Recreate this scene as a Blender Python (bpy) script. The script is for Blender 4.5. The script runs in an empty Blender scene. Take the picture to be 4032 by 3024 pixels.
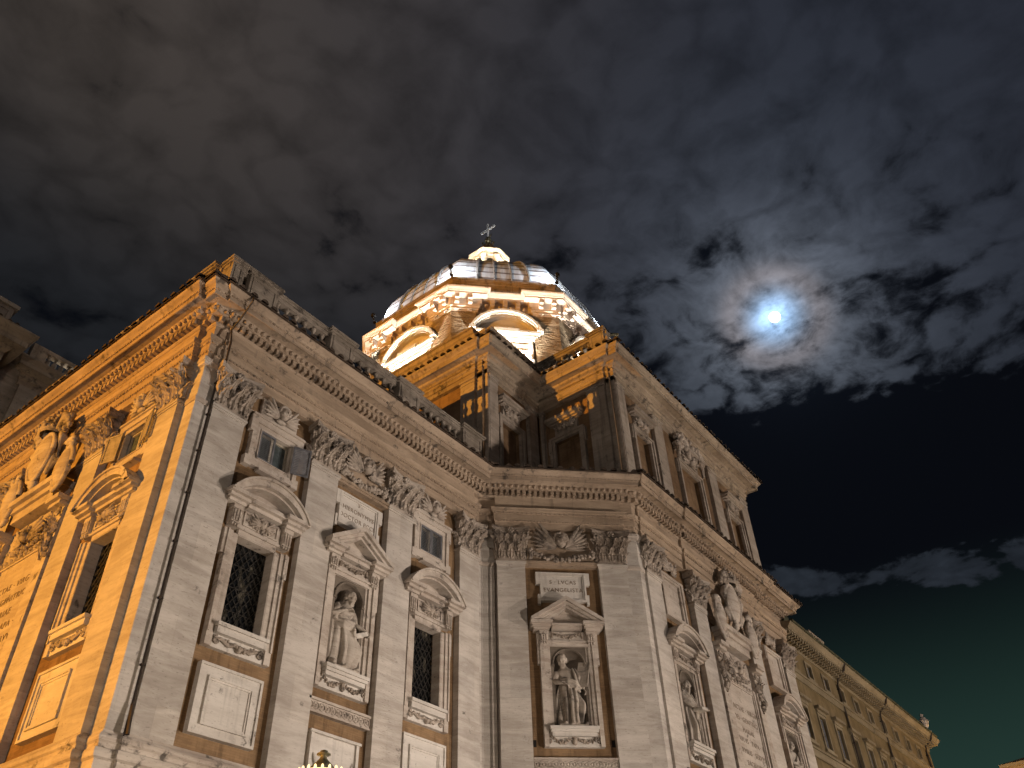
import bpy, math, random
from mathutils import Matrix, Vector
random.seed(7)
PI = math.pi
S2 = math.sqrt(.5)
scene = bpy.context.scene
COL = scene.collection

# ------------------------------------------------------------------ camera
cam_d = bpy.data.cameras.new("camera")
cam = bpy.data.objects.new("camera", cam_d)
COL.objects.link(cam)
cam_d.sensor_width = 36
cam_d.lens = 29.452
cam_d.clip_start = .1
cam_d.clip_end = 6000
RT = Vector((.610113, -.791719, -.030728))
UP = Vector((-.499931, -.414763, .76029))
FW = Vector((.61468, .448501, .648857))
cam.matrix_world = Matrix(((RT.x, UP.x, -FW.x, 0), (RT.y, UP.y, -FW.y, 0), (RT.z, UP.z, -FW.z, 1.6), (0, 0, 0, 1)))
scene.camera = cam
scene.view_settings.view_transform = 'Standard'
scene.view_settings.look = 'None'
scene.view_settings.exposure = 0
scene.view_settings.gamma = 1
scene.cycles.max_bounces = 5
scene.cycles.diffuse_bounces = 3
scene.cycles.glossy_bounces = 2
scene.cycles.transmission_bounces = 3
scene.cycles.sample_clamp_indirect = 6
scene.cycles.use_adaptive_sampling = True
scene.cycles.adaptive_threshold = .02


# ------------------------------------------------------------------ node helper
class NT:
    def __init__(s, tree):
        s.t = tree
        s.n = tree.nodes
        s.l = tree.links

    def node(s, typ, ins=None, **kw):
        n = s.n.new(typ)
        for k, v in kw.items():
            setattr(n, k, v)
        for k, v in (ins or {}).items():
            s.put(n.inputs[k], v)
        return n

    def put(s, sock, v):
        if isinstance(v, bpy.types.NodeSocket):
            s.l.new(v, sock)
        else:
            sock.default_value = v

    def m(s, op, a, b=0., c=0., clamp=False):
        n = s.n.new('ShaderNodeMath')
        n.operation = op
        n.use_clamp = clamp
        for i, v in enumerate((a, b, c)):
            s.put(n.inputs[i], v)
        return n.outputs[0]

    def vm(s, op, a, b=(0, 0, 0), out=0):
        n = s.n.new('ShaderNodeVectorMath')
        n.operation = op
        s.put(n.inputs[0], a)
        s.put(n.inputs[1], b)
        return n.outputs[out]

    def mr(s, v, a, b, c=0., d=1., smooth=True):
        n = s.n.new('ShaderNodeMapRange')
        n.interpolation_type = 'SMOOTHSTEP' if smooth else 'LINEAR'
        for i, x in enumerate((v, a, b, c, d)):
            s.put(n.inputs[i], x)
        return n.outputs[0]

    def noise(s, vec, scale, detail=4., rough=.55, dist=0.):
        n = s.node('ShaderNodeTexNoise', {'Vector': vec, 'Scale': scale, 'Detail': detail, 'Roughness': rough, 'Distortion': dist})
        return n.outputs['Fac']

    def mix(s, f, a, b, mode='MIX'):
        n = s.n.new('ShaderNodeMix')
        n.data_type = 'RGBA'
        n.blend_type = mode
        s.put(n.inputs[0], f)
        s.put(n.inputs[6], a)
        s.put(n.inputs[7], b)
        return n.outputs[2]

    def xyz(s, v):
        n = s.node('ShaderNodeSeparateXYZ', {0: v})
        return n.outputs

    def comb(s, x, y, z):
        return s.node('ShaderNodeCombineXYZ', {0: x, 1: y, 2: z}).outputs[0]


def rgb(r, g, b):
    return (r, g, b, 1.)


# ------------------------------------------------------------------ world: moonlit broken cloud over a city
W = bpy.data.worlds.new("World")
scene.world = W
W.use_nodes = True
W.node_tree.nodes.clear()
k = NT(W.node_tree)
D = k.vm('NORMALIZE', k.node('ShaderNodeTexCoord').outputs['Generated'])
dx, dy, dz = k.xyz(D)
zz = k.m('MAXIMUM', dz, .08)
qx, qy = k.m('DIVIDE', dx, zz), k.m('DIVIDE', dy, zz)
Q = k.comb(qx, qy, 0.)
warp = k.vm('SUBTRACT', k.node('ShaderNodeTexNoise', {'Vector': Q, 'Scale': 4.5, 'Detail': 3.}).outputs['Color'], (.5, .5, .5))
Qw = k.vm('ADD', Q, k.vm('MULTIPLY', warp, (.12, .12, 0)))
n_big = k.noise(Qw, 5.2, 9., .62)
n_mid = k.noise(k.vm('ADD', Qw, (7.3, 2.1, 0)), 12.5, 8., .6)
n_fine = k.noise(k.vm('ADD', Qw, (1.3, 5.1, 0)), 30., 6., .6)
sdist = k.m('ADD', k.m('MULTIPLY', qx, .888), k.m('MULTIPLY', qy, .46))
vor = k.node('ShaderNodeTexVoronoi', {'Vector': k.vm('ADD', Qw, k.vm('MULTIPLY', warp, (.1, .1, 0))), 'Scale': 17., 'Smoothness': .35}, feature='SMOOTH_F1').outputs['Distance']
cover = k.m('ADD', k.m('MULTIPLY', n_big, .42), k.m('ADD', k.m('MULTIPLY', n_mid, .27), k.m('MULTIPLY', n_fine, .14)))
cover = k.m('ADD', cover, k.m('MULTIPLY', k.m('SUBTRACT', 1., vor), .16))
off = k.mr(sdist, .62, 1.12, .16, .05)
off = k.m('ADD', off, k.mr(sdist, 1.05, 1.30, 0., -.03))
off = k.m('ADD', off, k.mr(sdist, 1.25, 1.62, 0., -.55))
band = k.m('SUBTRACT', sdist, 2.1)
puff = k.noise(k.vm('MULTIPLY', D, (1., 1., 1.6)), 11., 7., .55, .3)
band = k.m('EXPONENT', k.m('MULTIPLY', k.m('MULTIPLY', band, band), -34.))
off = k.m('ADD', off, k.m('MULTIPLY', band, k.m('ADD', .70, k.m('MULTIPLY', k.m('SUBTRACT', puff, .5), 1.7))))
MOON = Vector((.729, .159, .666)).normalized()
r = k.vm('LENGTH', k.vm('SUBTRACT', D, tuple(MOON)), out=1)
off = k.m('ADD', off, k.m('MULTIPLY', k.m('EXPONENT', k.m('MULTIPLY', r, -13.)), .055))
dens = k.mr(k.m('ADD', cover, off), .44, .57)
# light reaching the cloud: town glow on one side, moonlight on the other
side = k.m('ADD', k.m('MULTIPLY', dx, .9), k.m('MULTIPLY', dy, -.85))      # + towards the moon side
tone = k.mr(side, -.55, .55)
base = k.mix(tone, rgb(.0480, .0395, .0345), rgb(.0165, .0188, .0268))
low = k.mr(k.m('ADD', dz, k.m('MULTIPLY', dy, -.28)), .43, .72, .10, 1.)
base = k.mix(low, rgb(.0075, .0095, .0125), base)
relief = k.m('ADD', k.m('MULTIPLY', n_mid, .8), k.m('ADD', k.m('MULTIPLY', n_fine, .6), k.m('ADD', k.m('MULTIPLY', n_big, .8), k.m('MULTIPLY', k.m('SUBTRACT', .9, vor), .9))))
relief = k.mr(relief, 1.05, 1.65, .78, 1.22, False)
relief = k.m('MULTIPLY', relief, k.m('ADD', 1., k.m('MULTIPLY', band, k.m('MULTIPLY', k.m('SUBTRACT', puff, .42), 3.2))))
glow_w = k.m('MULTIPLY', k.m('EXPONENT', k.m('MULTIPLY', r, -7.5)), .046)
glow_n = k.m('MULTIPLY', k.m('EXPONENT', k.m('MULTIPLY', r, -20.)), .24)
rr = k.m('MULTIPLY', r, r)
blue = k.m('MULTIPLY', k.m('EXPONENT', k.m('MULTIPLY', rr, -2200.)), .95)
rw = k.m('SUBTRACT', r, .047)
ring = k.m('MULTIPLY', k.m('EXPONENT', k.m('MULTIPLY', k.m('MULTIPLY', rw, rw), -4200.)), .06)


def tint(f, c):
    return k.vm('MULTIPLY', k.comb(f, f, f), c)


lit = k.vm('ADD', tint(glow_w, (.72, .9, 1.2)), tint(glow_n, (.78, .86, 1.)))
lit = k.vm('ADD', lit, tint(blue, (.36, .68, 1.15)))
lit = k.vm('ADD', lit, tint(ring, (1.1, .74, .55)))
lit = k.vm('ADD', lit, base)
near = k.m('EXPONENT', k.m('MULTIPLY', r, -9.))
relief = k.m('MULTIPLY', relief, k.m('ADD', 1., k.m('MULTIPLY', near, k.m('ADD', k.m('MULTIPLY', k.m('SUBTRACT', n_mid, .5), 2.6), k.m('MULTIPLY', k.m('SUBTRACT', n_fine, .5), 1.6)))))
relief = k.m('MAXIMUM', relief, .12)
lit = k.vm('MULTIPLY', lit, k.comb(relief, relief, relief))
gap = k.mix(k.mr(dz, .17, .44), rgb(.018, .041, .033), rgb(.0024, .0030, .0048))
gap = k.vm('ADD', gap, tint(k.m('EXPONENT', k.m('MULTIPLY', r, -22.)), (.012, .018, .03)))
sky = k.mix(dens, gap, lit)
bg = k.node('ShaderNodeBackground', {'Color': sky, 'Strength': 1.})
k.l.new(bg.outputs[0], k.node('ShaderNodeOutputWorld').inputs[0])


# ------------------------------------------------------------------ lights (lamps of the square, the dome's floodlights, added fills)
def aim(o, d):
    o.rotation_euler = Vector(d).to_track_quat('-Z', 'Y').to_euler()


def spot(name, loc, to, power, color, deg=60, r=.15, blend=.35):
    d = bpy.data.lights.new(name, 'SPOT')
    d.energy = power
    d.color = color
    d.spot_size = math.radians(deg)
    d.spot_blend = blend
    d.shadow_soft_size = r
    o = bpy.data.objects.new(name, d)
    COL.objects.link(o)
    o.location = loc
    aim(o, Vector(to) - Vector(loc))
    return o


def point(name, loc, power, color, r=.2):
    d = bpy.data.lights.new(name, 'POINT')
    d.energy = power
    d.color = color
    d.shadow_soft_size = r
    o = bpy.data.objects.new(name, d)
    COL.objects.link(o)
    o.location = loc
    return o


SODIUM = (1., .425, .05)
WARM = (1., .85, .73)
spot("sodium_floodlight", (-73, 46.5, 4), (12, 22, 18), 580000, SODIUM, 34, .18)
spot("square_lamp_and_fill", (24, 0, 4.2), (14, 18.4, 14), 9800, WARM, 104, .22, 1.)
point("square_lamp_and_fill", (44, -22, 5.0), 38000, WARM, .5)
point("square_lamp_and_fill", (36.5, 2, 4.4), 1000, WARM, .25)
point("square_lamp_and_fill", (-12, -2, 5.0), 6500, WARM, .35)  # added fill with no lamp behind it, lifts the attic's side faces
point("square_lamp_and_fill", (-14, 12, 5.0), 600, (1., .8, .6), .35)  # another added fill, brightens the neighbouring church block
spot("transept_fill_light", (1, 22, 4.5), (6.5, 34, 29), 1700, (1., .74, .42), 50, .3, .8)  # made-up spot aimed up at the neighbouring block, no street lamp stands here
DCX, DCY = 34.65, 27.09
for ang in (180, 225, 270, 315):
    a = math.radians(ang)
    ca, sa = math.cos(a), math.sin(a)
    spot("drum_window_light", (DCX + 9.0 * ca, DCY + 9.0 * sa, 31.6), (DCX + 7.6 * ca, DCY + 7.6 * sa, 37.5), 8000, (1., .94, .82), 70, .1, .6)
for ang in (157.5, 202.5, 247.5, 292.5):
    a = math.radians(ang)
    ca, sa = math.cos(a), math.sin(a)
    spot("drum_pier_light", (DCX + 10.0 * ca, DCY + 10.0 * sa, 31.0), (DCX + 8.7 * ca, DCY + 8.7 * sa, 38.5), 720, (1., .90, .75), 75, .08, .6)
    point("dome_light", (DCX + 8.95 * ca, DCY + 8.95 * sa, 41.9), 800, (.84, .92, 1.), .06)
spot("finial_light", (DCX - 6.2, DCY - 6.2, 41.6), (DCX, DCY, 55.5), 2600, (.95, .97, 1.), 10, .05, .4)
for ang in range(0, 360, 60):
    a = math.radians(ang + 15)
    point("lantern_light", (DCX + 1.8 * math.cos(a), DCY + 1.8 * math.sin(a), 50.3), 280, (1., .82, .55), .05)


# ------------------------------------------------------------------ materials
def new_mat(name):
    m = bpy.data.materials.new(name)
    m.use_nodes = True
    t = NT(m.node_tree)
    b = m.node_tree.nodes['Principled BSDF']
    return m, t, b


def obj_coord(t):
    oc = t.node('ShaderNodeTexCoord').outputs['Object']
    rn = t.node('ShaderNodeObjectInfo').outputs['Random']
    sh = t.comb(t.m('MULTIPLY', rn, 37.), t.m('MULTIPLY', rn, 11.), t.m('MULTIPLY', rn, 3.))
    return oc, t.vm('ADD', oc, sh), rn


def travertine(name, lo, hi, joints=True, soot=.0, streak=0., bump=.5, rough=.75, course=.62, blen=1.15, sootcol=(.055, .045, .038)):
    m, t, b = new_mat(name)
    oc, co, rn = obj_coord(t)
    st = t.noise(t.vm('MULTIPLY', co, (.5, .5, 3.4)), 1., 7., .66, .7)
    big = t.noise(co, .55, 4., .6)
    fine = t.noise(t.vm('MULTIPLY', co, (5., 5., 26.)), 1., 4., .65)
    f = t.m('ADD', t.m('MULTIPLY', st, .5), t.m('ADD', t.m('MULTIPLY', big, .38), t.m('MULTIPLY', fine, .12)))
    col = t.mix(t.mr(f, .36, .64), rgb(*lo), rgb(*hi))
    h = t.m('MULTIPLY', fine, .4)
    if joints:
        x, y, z = t.xyz(co)
        bv = t.comb(x, z, 0.)
        br = t.node('ShaderNodeTexBrick', {'Vector': bv, 'Color1': rgb(.90, .90, .905), 'Color2': rgb(1.05, 1.045, 1.04), 'Mortar': rgb(.86, .85, .83), 'Scale': 1.,
                                          'Mortar Size': .004, 'Mortar Smooth': .3, 'Bias': .0, 'Brick Width': blen, 'Row Height': course})
        col = t.mix(1., col, br.outputs['Color'], 'MULTIPLY')
        h = t.m('SUBTRACT', h, t.m('MULTIPLY', br.outputs['Fac'], .25))
    pits = t.noise(t.vm('MULTIPLY', co, (9., 9., 30.)), 1., 3., .5)
    pit = t.mr(pits, .62, .72)
    col = t.mix(t.m('MULTIPLY', pit, .42), col, rgb(lo[0] * .4, lo[1] * .38, lo[2] * .35))
    h = t.m('SUBTRACT', h, t.m('MULTIPLY', pit, .5))
    if streak:
        sv = t.noise(t.vm('MULTIPLY', co, (3.6, 3.6, .32)), 1., 5., .62)
        patch = t.noise(co, .35, 3., .5)
        sf = t.m('MULTIPLY', t.mr(sv, .52, .66), t.mr(patch, .38, .58))
        col = t.mix(t.m('MULTIPLY', sf, streak), col, rgb(*sootcol))
    if soot:
        a = t.noise(co, 3.4, 6., .68, .4)
        c2 = t.noise(t.vm('ADD', co, (3, 9, 1)), 1.1, 3., .5)
        sf = t.mr(t.m('ADD', t.m('MULTIPLY', a, .65), t.m('MULTIPLY', c2, .35)), .62 - soot * .3, .72 - soot * .2)
        col = t.mix(t.m('MULTIPLY', sf, .88), col, rgb(*sootcol))
    t.put(b.inputs['Base Color'], col)
    b.inputs['Roughness'].default_value = rough
    b.inputs['Specular IOR Level'].default_value = .25
    bp = t.node('ShaderNodeBump', {'Strength': bump, 'Distance': .03, 'Height': h})
    t.put(b.inputs['Normal'], bp.outputs[0])
    return m


M = {}
M['shaft'] = travertine("travertine_ashlar", (.33, .29, .25), (.53, .485, .435), True, .05, .0, .5, .75, 1.24, 2.2)
M['trim'] = travertine("travertine_trim", (.32, .265, .22), (.52, .46, .40), False, .24, .25)
M['arch'] = travertine("travertine_entablature", (.25, .185, .13), (.41, .315, .23), False, .12, .35, .6)
M['corn'] = travertine("travertine_cornice", (.235, .175, .125), (.40, .31, .23), False, .12, .85, .6)
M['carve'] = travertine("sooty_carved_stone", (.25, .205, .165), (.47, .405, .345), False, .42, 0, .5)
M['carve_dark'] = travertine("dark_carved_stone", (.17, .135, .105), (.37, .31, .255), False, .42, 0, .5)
M['marble'] = travertine("white_marble", (.46, .42, .375), (.60, .56, .51), False, .12, .22, .25, .55)
M['statue'] = travertine("statue_marble", (.29, .245, .20), (.50, .445, .385), False, .34, .55, .3, .6)
M['recess'] = travertine("shaded_niche_stone", (.11, .088, .07), (.20, .165, .13), False, .3, .3, .4)  # shade inside the niches is put into this darker stone colour
M['attic'] = travertine("attic_travertine", (.26, .215, .175), (.41, .355, .30), True, .2, .35, .6, .75, .8, 1.6)
M['attic_corn'] = travertine("attic_cornice_stone", (.22, .17, .125), (.38, .31, .235), False, .3, .5, .8)
M['balu'] = travertine("lichen_balustrade_stone", (.17, .14, .11), (.34, .29, .24), False, .35, .3, .8)
M['ledge'] = travertine("dome_attic_stone", (.16, .115, .07), (.28, .21, .14), False, .3, .7, .6)
M['modil'] = travertine("pink_dome_cornice_stone", (.42, .34, .28), (.56, .47, .40), False, .18, 0, .5)


def rough_pier():
    m, t, b = new_mat("hacked_plaster_pier")
    oc, co, rn = obj_coord(t)
    n1 = t.noise(t.vm('MULTIPLY', co, (.9, .9, 2.6)), 1., 5., .6, .8)
    n2 = t.noise(co, 5., 4., .6)
    col = t.mix(t.mr(n1, .35, .65), rgb(.17, .125, .08), rgb(.30, .23, .155))
    t.put(b.inputs['Base Color'], col)
    b.inputs['Roughness'].default_value = .9
    bp = t.node('ShaderNodeBump', {'Strength': 1., 'Distance': .32, 'Height': t.m('ADD', n1, t.m('MULTIPLY', n2, .12))})
    t.put(b.inputs['Normal'], bp.outputs[0])
    return m


M['pier'] = rough_pier()


def plaster(name, lo, hi, brick=True, stain=.5):
    m, t, b = new_mat(name)
    oc, co, rn = obj_coord(t)
    n1 = t.noise(co, .9, 6., .62)
    n2 = t.noise(t.vm('MULTIPLY', co, (4., 4., .5)), 1., 4., .6)
    col = t.mix(t.mr(n1, .35, .65), rgb(*lo), rgb(*hi))
    col = t.mix(t.m('MULTIPLY', t.mr(n2, .52, .68), stain), col, rgb(lo[0] * .5, lo[1] * .5, lo[2] * .5))
    h = n1
    if brick:
        x, y, z = t.xyz(co)
        br = t.node('ShaderNodeTexBrick', {'Vector': t.comb(t.m('ADD', x, y), z, 0.), 'Color1': rgb(.86, .86, .86), 'Color2': rgb(1.1, 1.08, 1.05), 'Mortar': rgb(.85, .84, .82), 'Scale': 1.,
                                          'Mortar Size': .006, 'Brick Width': .28, 'Row Height': .06})
        col = t.mix(1., col, br.outputs['Color'], 'MULTIPLY')
    f = t.noise(co, 24., 4., .6)
    t.put(b.inputs['Base Color'], col)
    b.inputs['Roughness'].default_value = .9
    b.inputs['Specular IOR Level'].default_value = .15
    bp = t.node('ShaderNodeBump', {'Strength': .4, 'Distance': .02, 'Height': f})
    t.put(b.inputs['Normal'], bp.outputs[0])
    return m


M['brown'] = plaster("ochre_brick_wall", (.165, .103, .056), (.25, .163, .092))
M['attic_brown'] = plaster("attic_brick_wall", (.15, .094, .055), (.23, .152, .09))
M['palace'] = plaster("ochre_palace_plaster", (.12, .089, .047), (.175, .132, .074), False, .35)
M['drumwall'] = plaster("drum_plaster", (.27, .22, .15), (.37, .30, .21), False, .3)
M['palace_trim'] = travertine("palace_stone_trim", (.15, .122, .08), (.235, .195, .132), False, .2, .4, .5)
M['housewall'] = plaster("house_plaster", (.35, .25, .14), (.42, .31, .18), False, .3)


def simple(name, col, rough=.7, metal=0., spec=.3, var=.25, bump=.15, scale=6.):
    m, t, b = new_mat(name)
    oc, co, rn = obj_coord(t)
    n = t.noise(co, scale, 5., .6)
    lo = rgb(*[c * (1 - var) for c in col])
    hi = rgb(*[c * (1 + var) for c in col])
    t.put(b.inputs['Base Color'], t.mix(t.mr(n, .3, .7), lo, hi))
    b.inputs['Roughness'].default_value = rough
    b.inputs['Metallic'].default_value = metal
    b.inputs['Specular IOR Level'].default_value = spec
    bp = t.node('ShaderNodeBump', {'Strength': bump, 'Distance': .02, 'Height': n})
    t.put(b.inputs['Normal'], bp.outputs[0])
    return m


M['shutter'] = simple("grey_painted_shutter", (.125, .125, .135), .6)
M['shutter_orange'] = simple("cream_painted_shutter", (.30, .26, .20), .6)
M['casement'] = simple("pale_painted_casement", (.36, .32, .26), .5)
M['iron'] = simple("dark_iron", (.022, .020, .018), .55, .6)
M['lattice'] = simple("lead_lattice", (.03, .026, .022), .6, .3)
M['pipe'] = simple("dark_drainpipe", (.045, .034, .026), .6, .3)
M['tile'] = simple("dark_roof_tiles", (.06, .043, .032), .9, 0, .2, .5, .4, 3.)
M['lettering'] = simple("incised_lettering", (.20, .155, .115), .9, 0, .1, .2)
M['lettering_faint'] = simple("faint_incised_lettering", (.27, .22, .175), .9, 0, .1, .2)
M['bronze'] = simple("weathered_bronze", (.17, .155, .10), .5, .5, .4, .4, .3, 9.)
M['gilt'] = simple("pale_metal_cross", (.75, .74, .72), .45, .1, .4, .2)
M['book'] = simple("book_marble", (.50, .46, .41), .6)
M['darkvoid'] = simple("dark_interior", (.012, .010, .008), .9)
M['greenish'] = simple("mossy_roof_edge", (.055, .055, .035), .9, 0, .2, .5, .4, 3.)


def glass_pane():
    m, t, b = new_mat("old_window_glass")
    oc, co, rn = obj_coord(t)
    n = t.noise(t.vm('MULTIPLY', co, (3.4, 3.4, 1.1)), 1., 4., .6)
    col = t.mix(t.mr(n, .54, .64), rgb(.008, .009, .010), rgb(.10, .09, .07))
    t.put(b.inputs['Base Color'], col)
    b.inputs['Roughness'].default_value = .22
    n2 = t.noise(co, 9., 2., .5)
    bp = t.node('ShaderNodeBump', {'Strength': .35, 'Distance': .02, 'Height': n2})
    t.put(b.inputs['Normal'], bp.outputs[0])
    return m


M['glass'] = glass_pane()
M['curtain_glass'] = simple("curtained_glass", (.07, .085, .088), .25, 0, .5, .3, .05)


def lead():
    m, t, b = new_mat("lead_dome_sheets")
    geo = t.node('ShaderNodeTexCoord').outputs['Object']
    x, y, z = t.xyz(geo)
    ang = t.m('ARCTAN2', y, x)
    wob = t.noise(geo, 1.6, 4., .6)
    zb = t.m('FRACT', t.m('ADD', t.m('MULTIPLY', z, 1.45), t.m('MULTIPLY', wob, .16)))
    stripe = t.mr(zb, .70, .78)
    sv = t.noise(t.comb(t.m('MULTIPLY', ang, 30.), 0., t.m('MULTIPLY', z, .6)), 1., 5., .65)
    col = t.mix(t.mr(sv, .3, .7), rgb(.30, .32, .35), rgb(.46, .49, .53))
    brk = t.noise(t.comb(t.m('MULTIPLY', ang, 9.), 0., z), 1., 3., .5)
    col = t.mix(t.m('MULTIPLY', stripe, t.mr(brk, .3, .5, .5, .9)), col, rgb(.085, .065, .058))
    t.put(b.inputs['Base Color'], col)
    b.inputs['Roughness'].default_value = .65
    b.inputs['Metallic'].default_value = 0.
    bp = t.node('ShaderNodeBump', {'Strength': .35, 'Distance': .04, 'Height': t.m('SUBTRACT', sv, stripe)})
    t.put(b.inputs['Normal'], bp.outputs[0])
    return m


M['lead'] = lead()
M['leadrib'] = simple("lead_ribs", (.16, .155, .15), .6, .1, .3, .4, .4, 4.)


def emit(name, col, s):
    m, t, b = new_mat(name)
    b.inputs['Base Color'].default_value = rgb(0, 0, 0)
    b.inputs['Emission Color'].default_value = rgb(*col)
    b.inputs['Emission Strength'].default_value = s
    return m


M['moon'] = emit("moon_disc", (.93, .97, 1.), 3.)
M['fret'] = emit("glowing_fretwork", (1., .72, .34), 2.2)  # beads emit by themselves, standing in for lamp light through the fret
M['lampglass'] = emit("lit_lamp_glass", (1., .74, .38), 14.)


def paving():
    m, t, b = new_mat("sampietrini_paving")
    co = t.node('ShaderNodeTexCoord').outputs['Object']
    v = t.node('ShaderNodeTexVoronoi', {'Vector': co, 'Scale': 8.})
    n = t.noise(co, .3, 4., .6)
    col = t.mix(t.mr(v.outputs['Distance'], .0, .6), rgb(.05, .05, .05), rgb(.02, .02, .02))
    col = t.mix(t.mr(n, .4, .6), col, rgb(.045, .043, .04))
    t.put(b.inputs['Base Color'], col)
    b.inputs['Roughness'].default_value = .6
    return m


M['paving'] = paving()


# ------------------------------------------------------------------ mesh builder
class MB:
    def __init__(s):
        s.v, s.f = [], []

    def add(s, vs, fs):
        o = len(s.v)
        s.v += [tuple(p) for p in vs]
        s.f += [tuple(i + o for i in f) for f in fs]
        return s

    def box(s, x0, x1, y0, y1, z0, z1):
        if x1 < x0: x0, x1 = x1, x0
        if y1 < y0: y0, y1 = y1, y0
        if z1 < z0: z0, z1 = z1, z0
        return s.add([(x0, y0, z0), (x1, y0, z0), (x1, y1, z0), (x0, y1, z0), (x0, y0, z1), (x1, y0, z1), (x1, y1, z1), (x0, y1, z1)],
                     [(3, 2, 1, 0), (4, 5, 6, 7), (0, 1, 5, 4), (1, 2, 6, 5), (2, 3, 7, 6), (3, 0, 4, 7)])

    def prism_xz(s, pts, y0, y1):
        n = len(pts)
        vs = [(x, y0, z) for x, z in pts] + [(x, y1, z) for x, z in pts]
        fs = [tuple(range(n)), tuple(range(2 * n - 1, n - 1, -1))]
        fs += [(i, n + i, n + (i + 1) % n, (i + 1) % n) for i in range(n)]
        return s.add(vs, fs)

    def prism_xy(s, pts, z0, z1):
        n = len(pts)
        vs = [(x, y, z0) for x, y in pts] + [(x, y, z1) for x, y in pts]
        fs = [tuple(range(n - 1, -1, -1)), tuple(range(n, 2 * n))]
        fs += [(i, (i + 1) % n, n + (i + 1) % n, n + i) for i in range(n)]
        return s.add(vs, fs)

    def picture(s, x0, x1, z0, z1, w, y0, y1):
        s.box(x0, x0 + w, y0, y1, z0, z1)
        s.box(x1 - w, x1, y0, y1, z0, z1)
        s.box(x0 + w, x1 - w, y0, y1, z1 - w, z1)
        s.box(x0 + w, x1 - w, y0, y1, z0, z0 + w)
        return s

    def ell(s, c, r, nu=10, nv=7, rot=None):
        vs, fs = [], []
        for j in range(nv + 1):
            t = PI * j / nv
            for i in range(nu):
                p = 2 * PI * i / nu
                q = Vector((r[0] * math.sin(t) * math.cos(p), r[1] * math.sin(t) * math.sin(p), r[2] * math.cos(t)))
                if rot: q = rot @ q
                vs.append((c[0] + q.x, c[1] + q.y, c[2] + q.z))
        for j in range(nv):
            for i in range(nu):
                fs.append((j * nu + i, (j + 1) * nu + i, (j + 1) * nu + (i + 1) % nu, j * nu + (i + 1) % nu))
        return s.add(vs, fs)

    def tube(s, pts, rad, n=8, caps=True):
        pts = [Vector(p) for p in pts]
        if not isinstance(rad, (list, tuple)): rad = [rad] * len(pts)
        vs, fs = [], []
        ref = Vector((0, 0, 1))
        for i, p in enumerate(pts):
            t = (pts[min(i + 1, len(pts) - 1)] - pts[max(i - 1, 0)]).normalized()
            u = t.cross(ref)
            if u.length < .15: u = t.cross(Vector((1, 0, 0)))
            u.normalize()
            w = u.cross(t)
            for j in range(n):
                a = 2 * PI * j / n
                vs.append(p + (u * math.cos(a) + w * math.sin(a)) * rad[i])
        for i in range(len(pts) - 1):
            for j in range(n):
                fs.append((i * n + j, i * n + (j + 1) % n, (i + 1) * n + (j + 1) % n, (i + 1) * n + j))
        if caps:
            fs.append(tuple(range(n - 1, -1, -1)))
            fs.append(tuple((len(pts) - 1) * n + j for j in range(n)))
        return s.add(vs, fs)

    def lathe(s, prof, c=(0, 0), n=16):
        vs, fs = [], []
        for rr_, z in prof:
            for i in range(n):
                a = 2 * PI * i / n
                vs.append((c[0] + rr_ * math.cos(a), c[1] + rr_ * math.sin(a), z))
        for j in range(len(prof) - 1):
            for i in range(n):
                fs.append((j * n + i, j * n + (i + 1) % n, (j + 1) * n + (i + 1) % n, (j + 1) * n + i))
        return s.add(vs, fs)

    def sweep(s, path, prof, closed=False):
        """path: plan points, outward to the right of travel; prof: (d outward, z) bottom to top"""
        n = len(path)
        offs = []
        for i in range(n):
            def nrm(a, b):
                d = Vector((b[0] - a[0], b[1] - a[1]))
                d.normalize()
                return Vector((d.y, -d.x))
            ns = []
            if closed or i > 0: ns.append(nrm(path[i - 1], path[i]))
            if closed or i < n - 1: ns.append(nrm(path[i], path[(i + 1) % n]))
            if len(ns) == 1:
                offs.append(ns[0])
            else:
                m = ns[0] + ns[1]
                offs.append(m / max(.2, (1 + ns[0].dot(ns[1]))))
        vs, fs = [], []
        p = len(prof)
        for i in range(n):
            for d, z in prof:
                vs.append((path[i][0] + offs[i].x * d, path[i][1] + offs[i].y * d, z))
        for i in range(n if closed else n - 1):
            j = (i + 1) % n
            for q in range(p - 1):
                fs.append((i * p + q, j * p + q, j * p + q + 1, i * p + q + 1))
        if not closed:
            fs.append(tuple(range(p)))
            fs.append(tuple((n - 1) * p + q for q in range(p - 1, -1, -1)))
        return s.add(vs, fs)

    def xf(s, mat, other):
        return s.add([mat @ Vector(p) for p in other.v], other.f)

    def mesh(s, name, mat, smooth=False):
        me = bpy.data.meshes.new(name)
        me.from_pydata(s.v, [], s.f)
        me.validate()
        if smooth:
            me.polygons.foreach_set('use_smooth', [True] * len(me.polygons))
        me.materials.append(mat)
        me.update()
        return me


CACHE = {}


def cached(key, fn):
    if key not in CACHE: CACHE[key] = fn()
    return CACHE[key]


def empty(name, loc, label, cat, group=None):
    o = bpy.data.objects.new(name, None)
    COL.objects.link(o)
    o.location = loc
    o['label'] = label
    o['category'] = cat
    if group: o['group'] = group
    return o


def part(name, me, parent, loc=None, rz=0.):
    """loc in world for a part of a thing, None for a sub-part sharing its part's frame"""
    o = bpy.data.objects.new(name, me)
    COL.objects.link(o)
    o.parent = parent
    if loc is not None:
        o.location = Vector(loc) - Vector(parent.location)
        o.rotation_euler = (0, 0, rz)
    return o


def thing(name, me, loc, rz, label, cat, group=None):
    o = bpy.data.objects.new(name, me)
    COL.objects.link(o)
    o.location = loc
    o.rotation_euler = (0, 0, rz)
    o['label'] = label
    o['category'] = cat
    if group: o['group'] = group
    return o


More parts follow.
